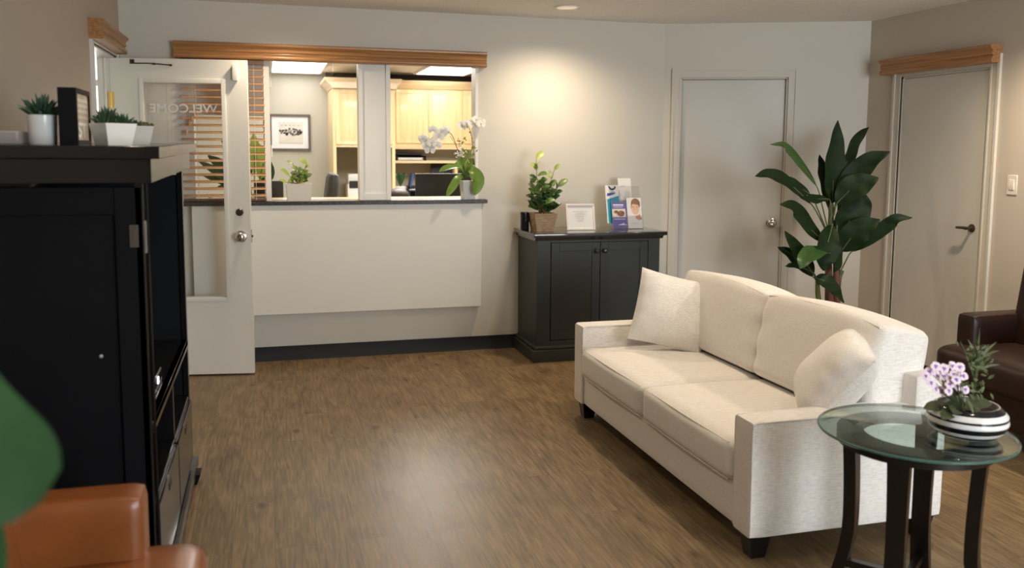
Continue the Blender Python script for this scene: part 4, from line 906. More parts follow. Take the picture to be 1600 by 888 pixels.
# items on the green cabinet
bp_ = thing('potted_plant', 'bushy green plant with pale new leaves in a woven basket on the green cabinet', 'plant', (1.90, 5.93, GH))
b0 = A(846, 356, 5.93)
taper_box(MB(), b0.x+0.005, 5.93, GH, GH+0.128, 0.062, 0.086, wall=0.008, rot=0.05).build('woven_basket', M['wicker'], bp_)
rnd = random.Random(8)
bc = Vector((b0.x+0.01, 5.93, GH+0.115))
st = [(A(838, 250, 5.93), 'light'), (A(866, 266, 5.92), 'light'), (A(828, 285, 5.90), 'mid'), (A(845, 285, 5.88), 'mid'), (A(858, 292, 5.95), 'mid'), (A(830, 305, 5.88), 'deep'), (A(850, 310, 5.86), 'deep'), (A(864, 308, 5.93), 'mid'), (A(838, 318, 5.86), 'deep'), (A(872, 292, 5.95), 'mid'), (A(845, 300, 5.98), 'mid'), (A(866, 325, 5.9), 'deep'), (A(827, 320, 5.9), 'deep')]
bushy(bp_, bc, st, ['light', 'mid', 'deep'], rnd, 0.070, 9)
MB().box(b0.x-0.06, b0.x+0.07, 5.87, 5.99, GH+0.10, GH+0.112).build('soil', M['soil'], bp_)
c0 = A(821, 357, 5.97)
cn = thing('candle_jar', 'small black jar beside the woven basket on the green cabinet', 'jar', (c0.x, 5.99, GH))
MB().lathe([(0, 0), (0.028, 0), (0.031, 0.004), (0.031, 0.11), (0.033, 0.112), (0.033, 0.128), (0.030, 0.130), (0.027, 0.128), (0.026, 0.11), (0, 0.11)], (c0.x, 5.99, GH), 28).build('jar_body', M['ceramic_black'], cn)
# framed note
fa = A(886, 355, 5.90); fb = A(930, 355, 5.90); fh = A(908, 318, 5.92).z-GH
fn = thing('notice_frame', 'pale framed notice standing on the green cabinet', 'picture frame', ((fa.x+fb.x)/2, 5.9, GH))
W2 = (fb.x-fa.x)/2; mm = Matrix.Translation(((fa.x+fb.x)/2, 5.9, GH)) @ Matrix.Rotation(R(-4), 4, 'Z') @ Matrix.Rotation(R(-14), 4, 'X')
t_ = 0.014; f = MB()
for a in ((-W2, -W2+t_, t_, fh-t_), (W2-t_, W2, t_, fh-t_), (-W2, W2, 0, t_), (-W2, W2, fh-t_, fh)): f.box(a[0], a[1], -0.008, 0.006, a[2], a[3], 0.002, 1, mat=mm)
f.build('frame', M['pink_frame'], fn)
cdp = MB().box(-W2+t_, W2-t_, 0.0, 0.004, t_, fh-t_, mat=mm).build('card', M['paper'], fn)
MB().box(-0.02, 0.02, 0.0, 0.003, 0, fh*0.7, mat=mm @ Matrix.Translation((0, .006, 0.0)) @ Matrix.Rotation(R(0), 4, 'X')).build('easel_back', M['paper_grey'], fn)
ln = MB()
for z, w_ in ((.70, .055), (.64, .03), (.60, .045), (.54, .035), (.50, .04), (.44, .035), (.38, .03), (.33, .022)):
    for q in range(int(w_*2/0.009)):
        x = -w_+q*0.009; ln.box(x, x+0.006, -0.0012, 0, fh*z, fh*z+0.0022, mat=mm)
ln.build('print_lines', M['ink'], cdp)

# brochure holder and brochures
ha = A(957, 355, 5.93); hb = A(1004, 355, 5.93)
hx0, hx1 = ha.x, hb.x; ky = 5.92
MH = Matrix.Translation((hx0, ky, GH)) @ Matrix.Rotation(R(-2), 4, 'Z')
hw_ = hx1-hx0
ho = thing('brochure_holder', 'clear acrylic tiered brochure holder on the green cabinet', 'brochure holder', (hx0, ky, GH))
tilt = Matrix.Rotation(R(-15), 4, 'X')
hm = MB()
pk = hw_/2
for i in range(2):
    hm.box(i*pk+0.001, (i+1)*pk-0.001, -0.002, 0, 0.003, 0.10, mat=MH @ tilt)
hm.box(0, hw_, 0.022, 0.024, 0.003, 0.33, mat=MH @ tilt).box(0, hw_, 0.0, 0.06, 0, 0.003, mat=MH)
hm.box(-0.03, hw_-0.02, 0.046, 0.048, 0.15, 0.23, mat=MH @ tilt)
for x in (0, pk, hw_): hm.box(x-0.001, x+0.001, 0.0, 0.024, 0.003, 0.16, mat=MH @ tilt)
hm.box(-0.031, -0.029, 0.024, 0.048, 0.10, 0.23, mat=MH @ tilt)
hm.build('acrylic_tiers', M['acrylic'], ho)
def brochure(x0, x1, z0, z1, y, label, rz=0):
    mm = MH @ tilt @ Matrix.Translation((x0, y, z0)) @ Matrix.Rotation(rz, 4, 'Y')
    o = thing('brochure', label, 'brochure', (MH @ tilt @ Vector((x0, y, z0)))[:])
    w_ = x1-x0; h_ = z1-z0
    sh = MB().box(0, w_, 0, 0.004, 0, h_, mat=mm).build('cover', M['paper'], o)
    return o, sh, mm, w_, h_
def blk(sh, mm, x0, x1, z0, z1, mat, name='printed_block', th=0.0006):
    return MB().box(x0, x1, -th, 0, z0, z1, mat=mm).build(name, mat, sh)
def poly(sh, mm, pts, mat, name, th=0.0008):
    return MB().prism(pts, 1, -th, 0, mat=mm).build(name, mat, sh)
def ell(cx, cz, rx, rz, n=24, a0=0, a1=360): return [(cx+rx*math.cos(R(a0+(a1-a0)*i/n)), cz+rz*math.sin(R(a0+(a1-a0)*i/n))) for i in range(n)]
# white leaflet at the back
o, sh, mm, w_, h_ = brochure(0.085, 0.187, 0.16, 0.395, 0.050, 'plain white leaflet at the back top of the brochure holder')
blk(sh, mm, .015, .055, h_*.72, h_*.77, M['paper_grey']); blk(sh, mm, .05, .085, h_*.3, h_*.6, M['paper_grey'])
# blue teal brochure
o, sh, mm, w_, h_ = brochure(-0.028, 0.075, 0.05, 0.335, 0.027, 'white and teal brochure with a dark blue arc in the holder')
arc = ell(.055, h_-.004, .030, .032, 16, 180, 360)+ell(.055, h_-.004, .019, .019, 16, 360, 180)
poly(sh, mm, arc, M['navy'], 'arc_emblem')
poly(sh, mm, [(.035, h_-.058), (.085, h_-.058), (.055, h_-.040)], plain('light_blue_print', (.35, .6, .7), .4), 'pale_peak')
poly(sh, mm, [(.012, h_-.082), (.070, h_-.066), (.075, h_-.052), (.012, h_-.060)], M['royal'], 'blue_band')
poly(sh, mm, [(.010, 0.0), (.102, 0.0), (.102, h_-.078), (.010, h_-.105)], M['teal'], 'teal_field')
# purple brochure
o, sh, mm, w_, h_ = brochure(0.004, pk-0.003, 0.006, 0.205, 0.004, 'purple blue brochure with a brown photograph at the front left of the holder')
blk(sh, mm, 0, w_, 0, h_, M['purple'], 'purple_field', .0005)
blk(sh, mm, .002, w_-.008, h_*.42, h_*.74, plain('cream_photo', (.75, .68, .55), .5), 'photo', .0010)
poly(sh, mm, ell(w_*.62, h_*.56, .028, .022), M['brown_print'], 'photo_subject', .0014); poly(sh, mm, ell(w_*.28, h_*.62, .017, .012), M['brown_print'], 'photo_subject', .0014)
poly(sh, mm, ell(w_*.48, h_*.54, .020, .012), plain('tan_print', (.5, .3, .2), .5), 'photo_subject', .0012)
blk(sh, mm, .010, w_-.020, h_*.86, h_*.91, M['paper'], 'title_bar', .0010); blk(sh, mm, .012, w_-.024, h_*.80, h_*.82, M['paper'], 'title_bar', .0010)
blk(sh, mm, .010, w_-.012, h_*.335, h_*.375, plain('lilac_print', (.5, .5, .75), .5), 'subtitle_bar', .0010)
poly(sh, mm, [(w_*.40, h_*.13), (w_*.95, h_*.13), (w_*.93, h_*.155), (w_*.78, h_*.155), (w_*.80, h_*.215), (w_*.66, h_*.18), (w_*.58, h_*.175), (w_*.56, h_*.155), (w_*.40, h_*.155)], M['paper'], 'white_bird_logo', .0010)
# portrait brochure
o, sh, mm, w_, h_ = brochure(pk+0.004, hw_-0.002, 0.006, 0.235, 0.004, 'brochure showing a smiling woman at the front right of the holder')
hair_p = plain('auburn_hair_print', (.28, .14, .07), .5, var=.2); skin_p = plain('skin_print', (.80, .50, .36), .5, var=.05)
poly(sh, mm, [(w_*.55, h_*.40), (w_*.86, h_*.46), (w_*.90, h_*.36), (w_*.97, h_*.34), (w_*.97, h_*.29), (w_*.75, h_*.27), (w_*.55, h_*.33)], plain('neck_print', (.66, .33, .20), .5, var=.05), 'neck', .0008)
poly(sh, mm, ell(w_*.60, h_*.80, .036, .042), hair_p, 'hair', .0010)
poly(sh, mm, [(w_*.30, h_*.80), (w_*.26, h_*.66), (w_*.34, h_*.62), (w_*.40, h_*.84)], hair_p, 'hair', .0009)
poly(sh, mm, ell(w_*.56, h_*.65, .030, .046), skin_p, 'face', .0014)
poly(sh, mm, [(w_*.34, h_*.80), (w_*.50, h_*.87), (w_*.82, h_*.82), (w_*.80, h_*.76), (w_*.55, h_*.79)], hair_p, 'fringe', .0018)
for ex in (.43, .68): poly(sh, mm, ell(w_*ex, h_*.69, .005, .0025, 10), M['ink_dark'], 'eye', .0018)
poly(sh, mm, [(w_*.42, h_*.575), (w_*.56, h_*.555), (w_*.68, h_*.59), (w_*.56, h_*.535)], M['paper'], 'smile', .0018)
poly(sh, mm, [(w_*.54, h_*.67), (w_*.50, h_*.615), (w_*.58, h_*.615)], plain('nose_print', (.68, .38, .26), .5), 'nose', .0018)
for z in (.14, .17): blk(sh, mm, .02, w_-.03, h_*z, h_*z+.002, M['paper_grey'], 'print_line', .0010)

# ------------------------------------------------------------------ black armoire
AX0, AX1, AY0, AY1 = XL+0.004, -0.350, 2.72, 4.00
ar = thing('armoire', 'large black lacquer media armoire against the left wall', 'armoire', ((AX0+AX1)/2, 3.36, 0))
ZT = 1.478
def abx(name, mat, *boxes, parent=ar, bev=0.002):
    mb = MB()
    for b in boxes: mb.box(*b, bev, 1)
    return mb.build(name, mat, parent)
TI = 0.0
# side panels with a recessed field in the near side
abx('side_panel', M['black'], (AX0, AX0+0.07, AY0, AY0+0.035, 0.10, 1.36), (AX1-0.075, AX1, AY0, AY0+0.035, 0.10, 1.36), (AX0+0.07, AX1-0.075, AY0, AY0+0.035, 1.28, 1.36), (AX0+0.07, AX1-0.075, AY0, AY0+0.035, 0.10, 0.20), (AX0+0.06, AX1-0.07, AY0+0.014, AY0+0.030, 0.18, 1.30))
abx('side_panel', M['black'], (AX0, AX1, AY1-0.035, AY1, 0.10, 1.36))
abx('back_panel', M['black_matte'], (AX0, AX0+0.015, AY0+0.03, AY1-0.03, 0.10, 1.36), bev=0)
# crown: upper board and frieze
tilt_top = 0.016
def tilted(mb_boxes, mat, name):
    mb = MB()
    for b in mb_boxes: mb.box(*b, 0.002, 1)
    for v in mb.v: v.z += tilt_top*(v.y-AY0)/(AY1-AY0)
    return mb.build(name, mat, ar)
tilted([(AX0, AX1+0.058, AY0-0.06, AY1+0.03, ZT-0.036, ZT)], M['black_front'], 'crown_board')
tilted([(AX0, AX1+0.032, AY0-0.035, AY1+0.01, 1.372, ZT-0.036)], M['black_front'], 'frieze')
# front: stiles, rails, shelf
abx('front_stile', M['black_front'], (AX1-0.02, AX1+0.002, AY0, AY0+0.045, 0.10, 1.385))
abx('front_stile', M['black_front'], (AX1-0.02, AX1+0.002, AY1-0.045, AY1, 0.10, 1.385))
MB().tube([(AX1+0.006, AY0+0.052, 0.12), (AX1+0.006, AY0+0.052, 1.37)], 0.005, 8).build('door_track', M['black_front'], ar)
abx('shelf', M['black_front'], (AX0+0.015, AX1+0.004, AY0+0.035, AY1-0.035, 0.625, 0.650))
abx('mid_rail', M['black_front'], (AX1-0.02, AX1+0.004, AY0+0.045, AY1-0.045, 0.610, 0.650))
abx('divider', M['black_front'], (AX0+0.02, AX1, 3.35, 3.375, 0.10, 0.612))
abx('lower_shelf', M['black_front'], (AX0+0.015, AX1, AY0+0.035, AY1-0.035, 0.385, 0.402))
for (a, b) in ((AY0+0.05, 3.35), (3.375, AY1-0.05)):
    dr = abx('drawer', M['black_front'], (AX1-0.02, AX1+0.012, a, b, 0.125, 0.383))
    c = (a+b)/2
    MB().box(AX1+0.0115, AX1+0.0135, c-0.035, c+0.035, 0.330, 0.355).build('finger_hole', M['black_matte'], dr)
pb = MB().box(AX0, AX1+0.028, AY0-0.03, AY1+0.02, 0.065, 0.105, 0.006, 2).box(AX0, AX1+0.018, AY0-0.02, AY1+0.012, 0.04, 0.066)
pb.build('base_moulding', M['black_front'], ar)
for (x, y) in ((AX1-0.06, AY0-0.02), (AX1-0.06, AY1-0.06), (AX0+0.01, AY0-0.02), (AX0+0.01, AY1-0.06)):
    taper = MB(); loft(taper, [[Vector((x+.0, y, 0)), Vector((x+.085, y, 0)), Vector((x+.085, y+.08, 0)), Vector((x, y+.08, 0))], [Vector((x-.01, y-.005, .045)), Vector((x+.10, y-.005, .045)), Vector((x+.10, y+.085, .045)), Vector((x-.01, y+.085, .045))]])
    taper.build('foot', M['black'], ar)
# hinge plates
hg = MB().box(AX1-0.036, AX1-0.012, AY0-0.003, AY0+0.001, 1.185, 1.250).box(AX1-0.030, AX1-0.020, AY0-0.005, AY0, 1.195, 1.238)
hg.build('hinge', M['frame_bronze'], ar)
MB().box(AX1+0.002, AX1+0.006, AY0+0.016, AY0+0.040, 1.165, 1.26).build('hinge', M['chrome'], ar)
MB().ball((AX1-0.128, AY0+0.012, 0.865), 0.006, 6).build('screw_cap', M['grey_plastic'], ar)
abx('stile_front_door', M['black_front'], (AX1+0.002, AX1+0.004, AY0+0.06, AY0+0.075, 0.655, 1.37))
# television in the armoire
tv = thing('television', 'dark flat television inside the black armoire', 'television', (-0.60, 3.36, 0.65))
MB().box(-0.60, -0.555, 2.86, 3.86, 0.71, 1.30, 0.006, 2).build('housing', M['black_matte'], tv)
MB().box(-0.556, -0.552, 2.88, 3.84, 0.73, 1.28).build('screen', M['screen'], tv)
MB().box(-0.66, -0.50, 3.20, 3.52, 0.65, 0.662, 0.003, 1).box(-0.59, -0.565, 3.32, 3.40, 0.662, 0.72).build('stand', M['black_matte'], tv)
stb = thing('media_box', 'black media box with a violet white light on the armoire shelf', 'electronics', (-0.44, 3.1, 0.65))
MB().box(-0.52, -0.375, 3.02, 3.26, 0.651, 0.70, 0.004, 1).build('case', M['black_front'], stb)
la = atX(247, 578, -0.374)
MB().box(-0.376, -0.3735, la.y-0.010, la.y+0.010, 0.668, 0.690).build('status_light', M['led'], stb)
rm = tag(MB().box(-0.50, -0.46, 3.30, 3.46, 0.651, 0.672, 0.006, 2).build('remote_control', M['grey_plastic'], origin=(-0.48, 3.38, 0.651)), 'dark remote control lying on the armoire shelf', 'remote control')

# things on the armoire
def ztop(y): return ZT+tilt_top*(y-AY0)/(AY1-AY0)
def spiky(parent, c, r, h, n, mat, rnd, wd=0.012, name='leaves'):
    mb = MB(); c = Vector(c)
    for i in range(n):
        q = i*2.39996; u = (i+0.5)/n; el = R(85-60*u+rnd.uniform(-8, 8)); L = h*rnd.uniform(.8, 1.1)*(1.0-0.15*u)
        d = Vector((math.cos(q)*math.cos(el)*r/h*1.2, math.sin(q)*math.cos(el)*r/h*1.2, math.sin(el)))
        p = c+Vector((math.cos(q), math.sin(q), 0))*r*0.25*u
        mb.leaf([p, p+d*L*.55, p+d*L+Vector((0, 0, -.004))], wd, nrm=(d.x+.01, d.y-.5, .8), n=5, fold=.4, peak=.35, blunt=.8, th=.0015)
    return mb.build(name, mat, parent)
rnd = random.Random(4)
y_ = 2.86; c = atY(62.5, 223, y_)
sp1 = thing('potted_succulent', 'spiky succulent in a round white pot left of the black box sign', 'plant', (c.x, y_+.04, ztop(y_+.04)))
zz = ztop(y_+.04)
MB().lathe([(0, 0), (0.036, 0), (0.038, 0.003), (0.041, 0.086), (0.038, 0.088), (0.036, 0.08), (0, 0.08)], (c.x, y_+.04, zz), 32).build('pot', M['ceramic'], sp1)
spiky(sp1, (c.x, y_+.04, zz+.078), 0.06, 0.078, 60, M['succulent'], rnd, 0.011)
# sign
sb0 = atY(93, 223, 2.84); sb1 = atY(121, 223, 2.84)
sgn = thing('box_sign', 'black box sign with a gold lettered face on the armoire', 'sign', ((sb0.x+sb1.x)/2, 2.95, ztop(2.9)))
zz = ztop(2.84); sh_ = 0.168; SY1 = 3.05
x0s, x1s = sb0.x, sb1.x
bx = MB().box(x0s, x1s-0.004, 2.84, SY1, zz, zz+sh_)
for a in ((2.84, 2.855, 0.015, sh_-0.015), (SY1-0.015, SY1, 0.015, sh_-0.015), (2.84, SY1, 0, 0.015), (2.84, SY1, sh_-0.015, sh_)): bx.box(x1s-0.004, x1s+0.002, a[0], a[1], zz+a[2], zz+a[3])
bx.build('box_frame', M['black'], sgn)
fc = MB().box(x1s-0.004, x1s-0.002, 2.855, SY1-0.015, zz+0.015, zz+sh_-0.015).build('gold_face', M['gold_paper'], sgn)
TM = Matrix.Translation((x1s-0.0015, 2.862, zz+0.024)) @ Matrix.Rotation(R(90), 4, 'Z') @ Matrix.Rotation(R(90), 4, 'X')
text_mesh('ST', 0.062, M['etch'], fc, TM @ Matrix.Diagonal((2.0, 1, 1, 1)), align='LEFT')
bl_ = MB()
for zz_, n_ in ((.150, 7), (.135, 6), (.118, 8), (.100, 5)):
    for i in range(n_):
        ya = 2.862+i*0.172/n_; bl_.box(x1s-0.002, x1s-0.0012, ya, ya+0.12/n_, zz+zz_-0.009-.012, zz+zz_-.012)
bl_.build('faded_letter_rows', M['ceramic_grey'], fc)
# square white pot with two spiky plants
c = atY(176, 224, 2.90); zz = ztop(2.90)
sp2 = thing('potted_succulent', 'two spiky succulents in a tapered square white pot beside the box sign', 'plant', (c.x, 2.93, zz))
taper_box(MB(), c.x-.002, 2.93, zz, zz+0.066, 0.038, 0.050, rot=R(38), soil=0.008).build('pot', M['ceramic'], sp2)
spiky(sp2, (c.x-.022, 2.93, zz+.056), 0.05, 0.068, 46, M['succulent'], rnd, 0.010, 'tall_rosette')
spiky(sp2, (c.x+.022, 2.94, zz+.056), 0.04, 0.050, 36, M['succulent'], rnd, 0.009, 'low_rosette')
c = atY(219, 224, 3.05); zz = ztop(3.05)
sp3 = thing('potted_succulent', 'low mossy succulent in a small cream pot, rightmost on the armoire', 'plant', (c.x, 3.05, zz))
taper_box(MB(), c.x, 3.05, zz, zz+0.060, 0.028, 0.042, rot=R(8), soil=0.008).build('pot', M['ceramic_grey'], sp3)
mo = MB()
for i in range(22): mo.ball((c.x+rnd.uniform(-.034, .034), 3.05+rnd.uniform(-.034, .034), zz+.058+rnd.uniform(0, .010)), rnd.uniform(.006, .010), 5)
mo.build('moss_rosettes', M['moss'], sp3)
spiky(sp3, (c.x-.015, 3.05, zz+.056), 0.03, 0.034, 20, M['succulent'], rnd, 0.007)
c = atY(30, 205, 2.86)
tag(MB().box(AX0+.01, c.x, 2.84, 2.98, ztop(2.84), c.z, 0.004, 1).build('storage_box', M['basin'], origin=(c.x-.08, 2.9, ztop(2.84))), 'low grey box at the left end of the armoire top', 'box')

# ------------------------------------------------------------------ sofa
SX0, SX1, SY0, SYe = 1.632, 2.462, 2.650, 4.505
so = thing('sofa', 'cream linen two cushion sofa facing the black armoire', 'sofa', (2.05, 3.58, 0))
SA = 0.125
def soft(name, x0, x1, y0, y1, z0, z1, r, bulge=(0, 0, 0), n=14, parent=so, mat=M['linen'], fn=None):
    return MB().rbox((0, 0, 0), (x1-x0, y1-y0, z1-z0), r, n, bulge, mat=Matrix.Translation(((x0+x1)/2, (y0+y1)/2, (z0+z1)/2)), fn=fn).build(name, mat, parent)
soft('base_rail', SX0+0.012, SX1-0.01, SY0+0.02, SYe-0.02, 0.092, 0.262, 0.012, n=6)
soft('armrest', SX0, SX1, SY0, SY0+SA, 0.088, 0.520, 0.014, (0, 0.002, 0), n=10)
soft('armrest', SX0, SX1, SYe-SA, SYe, 0.088, 0.524, 0.014, (0, 0.002, 0), n=10)
soft('back_frame', SX1-0.13, SX1, SY0+0.02, SYe-0.02, 0.09, 0.640, 0.025, n=10)
# arm piping
for y in (SY0+0.002, SY0+SA-0.002, SYe-0.002, SYe-SA+0.002):
    z = 0.5195 if y < 3.5 else 0.5235
    MB().tube([(SX0+0.006, y, 0.10), (SX0+0.004, y, z-0.030), (SX0+0.004, y, z-0.010), (SX0+0.014, y, z-0.002), (SX0+0.04, y, z-0.002), (SX1-0.02, y, z-0.002)], 0.003, 6, seg=0).build('piping', M['linen'], so)
ymid = 3.578
def cush(p, hx, hy, hz):
    return p
for (a, b) in ((SY0+SA+0.003, ymid-0.002), (ymid+0.002, SYe-SA-0.003)):
    c = soft('seat_cushion', SX0-0.012, 2.26, a, b, 0.255, 0.408, 0.035, (0.010, 0.0, 0.018), n=16)
    z1 = 0.4035; z0 = 0.262
    for z, off in ((z1, 0.012), (z0, 0.012)): sm_ = MB().tube([(SX0-0.012+off-0.001, a+0.03, z-.004), (SX0-0.012+off-0.009, (a+b)/2, z-.002), (SX0-0.012+off-0.001, b-0.03, z-.004)], 0.0028, 6); sm_.build('piping', M['linen'], c)
# back cushions (crown in the middle of the top edge, sagging to the ends)
for k, (a, b) in enumerate(((SY0+SA-0.020, ymid+0.004), (ymid+0.000, SYe-SA+0.03))):
    def fn(p, hx, hy, hz, k=k):
        u = p.y/hy; w_ = (p.z/hz+1)/2
        p.z += 0.016*(1-u*u)*w_-0.010*abs(u)**3*w_
        p.y *= 1+0.015*math.sin(w_*math.pi)
        p.x += 0.006*noise.noise(Vector((p.y*6, p.z*6, k*5)))
        e = max(abs(p.y/hy), 0)
        p.x += 0.006*math.sin(p.z*46+k)*max(0, e-.72)/.28*(1 if p.x < 0 else 0)
        return p
    zb, zt = 0.412, 0.812
    mm = Matrix.Translation((2.290, (a+b)/2, zb)) @ Matrix.Rotation(R(10), 4, 'Y') @ Matrix.Translation((0.0, 0, (zt-zb)/2))
    cb_ = MB().rbox((0, 0, 0), (0.225, b-a, zt-zb), 0.035, 18, (0.026, 0.0, 0.0), mat=mm, fn=fn).build('back_cushion', M['linen'], so)
    pp_ = MB()
    for sx in (-0.108, ):
        pts = []
        for i in range(15):
            u = -0.93+1.86*i/14; hy = (b-a)/2; hz = (zt-zb)/2
            q = Vector((sx, u*hy, hz-0.014)); q.z += 0.016*(1-u*u)-0.010*abs(u)**3; pts.append(mm @ q)
        pp_.tube(pts, 0.0032, 6, seg=40)
    pp_.build('piping', M['linen'], cb_)
for (x, y) in ((SX0+0.02, SY0+0.02), (SX0+0.02, SYe-0.10), (SX1-0.10, SY0+0.02), (SX1-0.10, SYe-0.10)):
    t_ = MB(); loft(t_, [[Vector((x+.012, y+.012, 0)), Vector((x+.068, y+.012, 0)), Vector((x+.068, y+.068, 0)), Vector((x+.012, y+.068, 0))], [Vector((x, y, .09)), Vector((x+.085, y, .09)), Vector((x+.085, y+.08, .09)), Vector((x, y+.08, .09))]])
    t_.build('foot', M['espresso'], so)
# throw pillows
def pillow(label, c, w_, h_, t__, rx, ry, rz):
    mm = Matrix.Translation(Vector(c)) @ Euler((rx, ry, rz), 'ZYX').to_matrix().to_4x4()
    return tag(MB().pillow(w_, h_, t__, mm).build('throw_pillow', M['linen'], origin=c), label, 'pillow')
MP = Matrix.Translation((2.068, 4.20, 0.622)) @ Matrix.Rotation(R(-14), 4, 'Z') @ Matrix.Rotation(R(-20), 4, 'X') @ Matrix.Rotation(R(14), 4, 'Y')
tag(MB().pillow(0.40, 0.40, 0.16, MP).build('throw_pillow', M['linen'], origin=(2.005, 4.19, 0.617)), 'square cream throw pillow at the far end of the sofa', 'pillow')
pu = Vector((.462, -.424, .779)).normalized(); pv = Vector((.488, .855, .176)); pv = (pv-pu*pv.dot(pu)).normalized(); pn = pv.cross(pu).normalized()
MP = Matrix.Identity(4)
for i in range(3): MP[i][0] = pu[i]; MP[i][1] = pn[i]; MP[i][2] = pv[i]
MP[0][3], MP[1][3], MP[2][3] = 2.122, 2.875, 0.604
tag(MB().pillow(0.38, 0.38, 0.21, MP).build('throw_pillow', M['linen'], origin=(2.10, 2.975, 0.600)), 'plump cream throw pillow leaning at the near end of the sofa', 'pillow')

# ------------------------------------------------------------------ glass side table
TCx, TCy, TZ, TR = 1.925, 2.200, 0.618, 0.287
tb = thing('side_table', 'round glass topped side table with dark legs beside the near sofa arm', 'side table', (TCx, TCy, 0))
MB().lathe([(0, -0.012), (TR-0.004, -0.012), (TR-.001, -0.009), (TR-.001, -0.004), (TR-0.014, 0), (0, 0)], (TCx, TCy, TZ), 96).build('glass_top', M['glass_green'], tb)
MB().lathe([(TR-0.0035, -0.0118), (TR+0.0005, -0.009), (TR+0.0005, -0.0045), (TR-0.0035, -0.0025), (TR-0.0035, -0.0118)], (TCx, TCy, TZ), 96).build('glass_edge', M['glass_edge'], tb)
rg = MB(); rg.lathe([(0.215, -0.05), (0.228, -0.05), (0.228, -0.013), (0.150, -0.013), (0.150, -0.030), (0.215, -0.030), (0.215, -0.05)], (TCx, TCy, TZ), 72)
rg.build('apron_ring', M['espresso'], tb)
for i, q in enumerate((200, 256, 300, 20)):
    pass
for i in range(4):
    q = R(38+90*i); c, s_ = math.cos(q), math.sin(q)
    secs = []
    for j in range(13):
        u = j/12; z = (TZ-0.03)*(1-u); rad = 0.190+0.012*math.sin(u*math.pi)*-1+0.055*max(0, u-0.55)**1.5*3.0
        hw1 = 0.032-0.005*math.sin(u*math.pi); hw2 = 0.019
        ctr = Vector((TCx+c*rad, TCy+s_*rad, z))
        tq = Vector((-s_, c, 0)); rq = Vector((c, s_, 0))
        secs.append([ctr-tq*hw1-rq*hw2, ctr+tq*hw1-rq*hw2, ctr+tq*hw1+rq*hw2, ctr-tq*hw1+rq*hw2])
    loft(MB(), secs).build('leg', M['espresso'], tb)
stc = MB()
for i in range(2):
    q = R(38+90*i); mm = Matrix.Translation((TCx, TCy, 0.13)) @ Matrix.Rotation(q, 4, 'Z')
    stc.box(-0.195, 0.195, -0.012, 0.012, -0.012+i*.001, 0.012+i*.001, mat=mm)
stc.build('cross_stretcher', M['espresso'], tb)

# striped bowl planter
bz = TZ+0.0005; BC = (2.038, 2.115)
bw = thing('striped_planter', 'black and white striped bowl planter with violets on the glass table', 'planter', (BC[0], BC[1], bz))
def rad_at(z):
    pf_ = [(0.070, 0), (0.088, 0.008), (0.106, 0.026), (0.115, 0.048), (0.112, 0.070), (0.098, 0.088), (0.088, 0.096)]
    for (r0, z0), (r1, z1) in zip(pf_[:-1], pf_[1:]):
        if z <= z1: return r0+(r1-r0)*(z-z0)/(z1-z0)
    return pf_[-1][0]
stripes = [(0, .008, 'w'), (.008, .016, 'b'), (.016, .028, 'w'), (.028, .045, 'b'), (.045, .060, 'w'), (.060, .067, 'b'), (.067, .082, 'w'), (.082, .096, 'b')]
wt, bt = MB(), MB()
for (a, b, k) in stripes:
    mb = wt if k == 'w' else bt
    pts = [(rad_at(a+(b-a)*i/5), a+(b-a)*i/5) for i in range(6)]
    mb.lathe([(p[0]-0.008, p[1]) for p in pts][:1]+pts+[(pts[-1][0]-0.008, b)]+[(p[0]-0.008, p[1]) for p in pts[::-1]], (BC[0], BC[1], bz), 64)
wt.lathe([(0, 0.001), (0.066, 0.001), (0.066, 0.006), (0, 0.006)], (BC[0], BC[1], bz), 48)
wt.lathe([(0.062, 0.012), (0.098, 0.028), (0.106, 0.048), (0.100, 0.072), (0.082, 0.0955), (0.087, 0.0965)], (BC[0], BC[1], bz), 64, nocap=True)
wt.build('white_stripes', M['ceramic'], bw); bt.build('black_stripes', M['ceramic_black'], bw)
MB().lathe([(0, 0.080), (0.085, 0.074), (0.085, 0.06), (0, 0.06)], (BC[0], BC[1], bz), 40).build('soil', M['soil'], bw)
rnd = random.Random(21)
def B(x, y, Y=None): return atY(x, y, Y or BC[1])
vl = MB()
for i in range(26):
    q = rnd.uniform(0, 6.28); cc_ = Vector((BC[0]-0.045, BC[1]-0.02, bz+0.085)); rr_ = rnd.uniform(.02, .075)
    d = Vector((math.cos(q), math.sin(q)*.8, rnd.uniform(-.15, .45)))
    p = cc_+d*rr_*.3
    vl.leaf([p, p+d*rr_*.7, p+d*rr_*1.15+Vector((0, 0, -.012))], .042, nrm=(d.x*.2, -.6, 1), n=6, blunt=.5, fold=.1)
vl.build('violet_leaves', M['violet_leaf'], bw)
vs2 = MB(); heads = []
for (x, y) in ((1452, 581), (1462, 573), (1475, 576), (1488, 572), (1499, 580), (1505, 588), (1490, 586), (1476, 588), (1463, 588), (1447, 588), (1484, 600), (1496, 604), (1508, 609), (1462, 609), (1471, 611), (1482, 611), (1455, 599), (1494, 594), (1470, 582), (1500, 574)):
    heads.append(B(x, y, BC[1]-0.05+rnd.uniform(-.03, .03)))
for h_ in heads: vs2.tube([(BC[0]-.04, BC[1]-.02, bz+.08), h_.lerp(Vector((BC[0]-.04, BC[1]-.02, bz+.1)), .35), h_], .0011, 5)
vs2.build('flower_stems', M['violet_leaf'], bw)
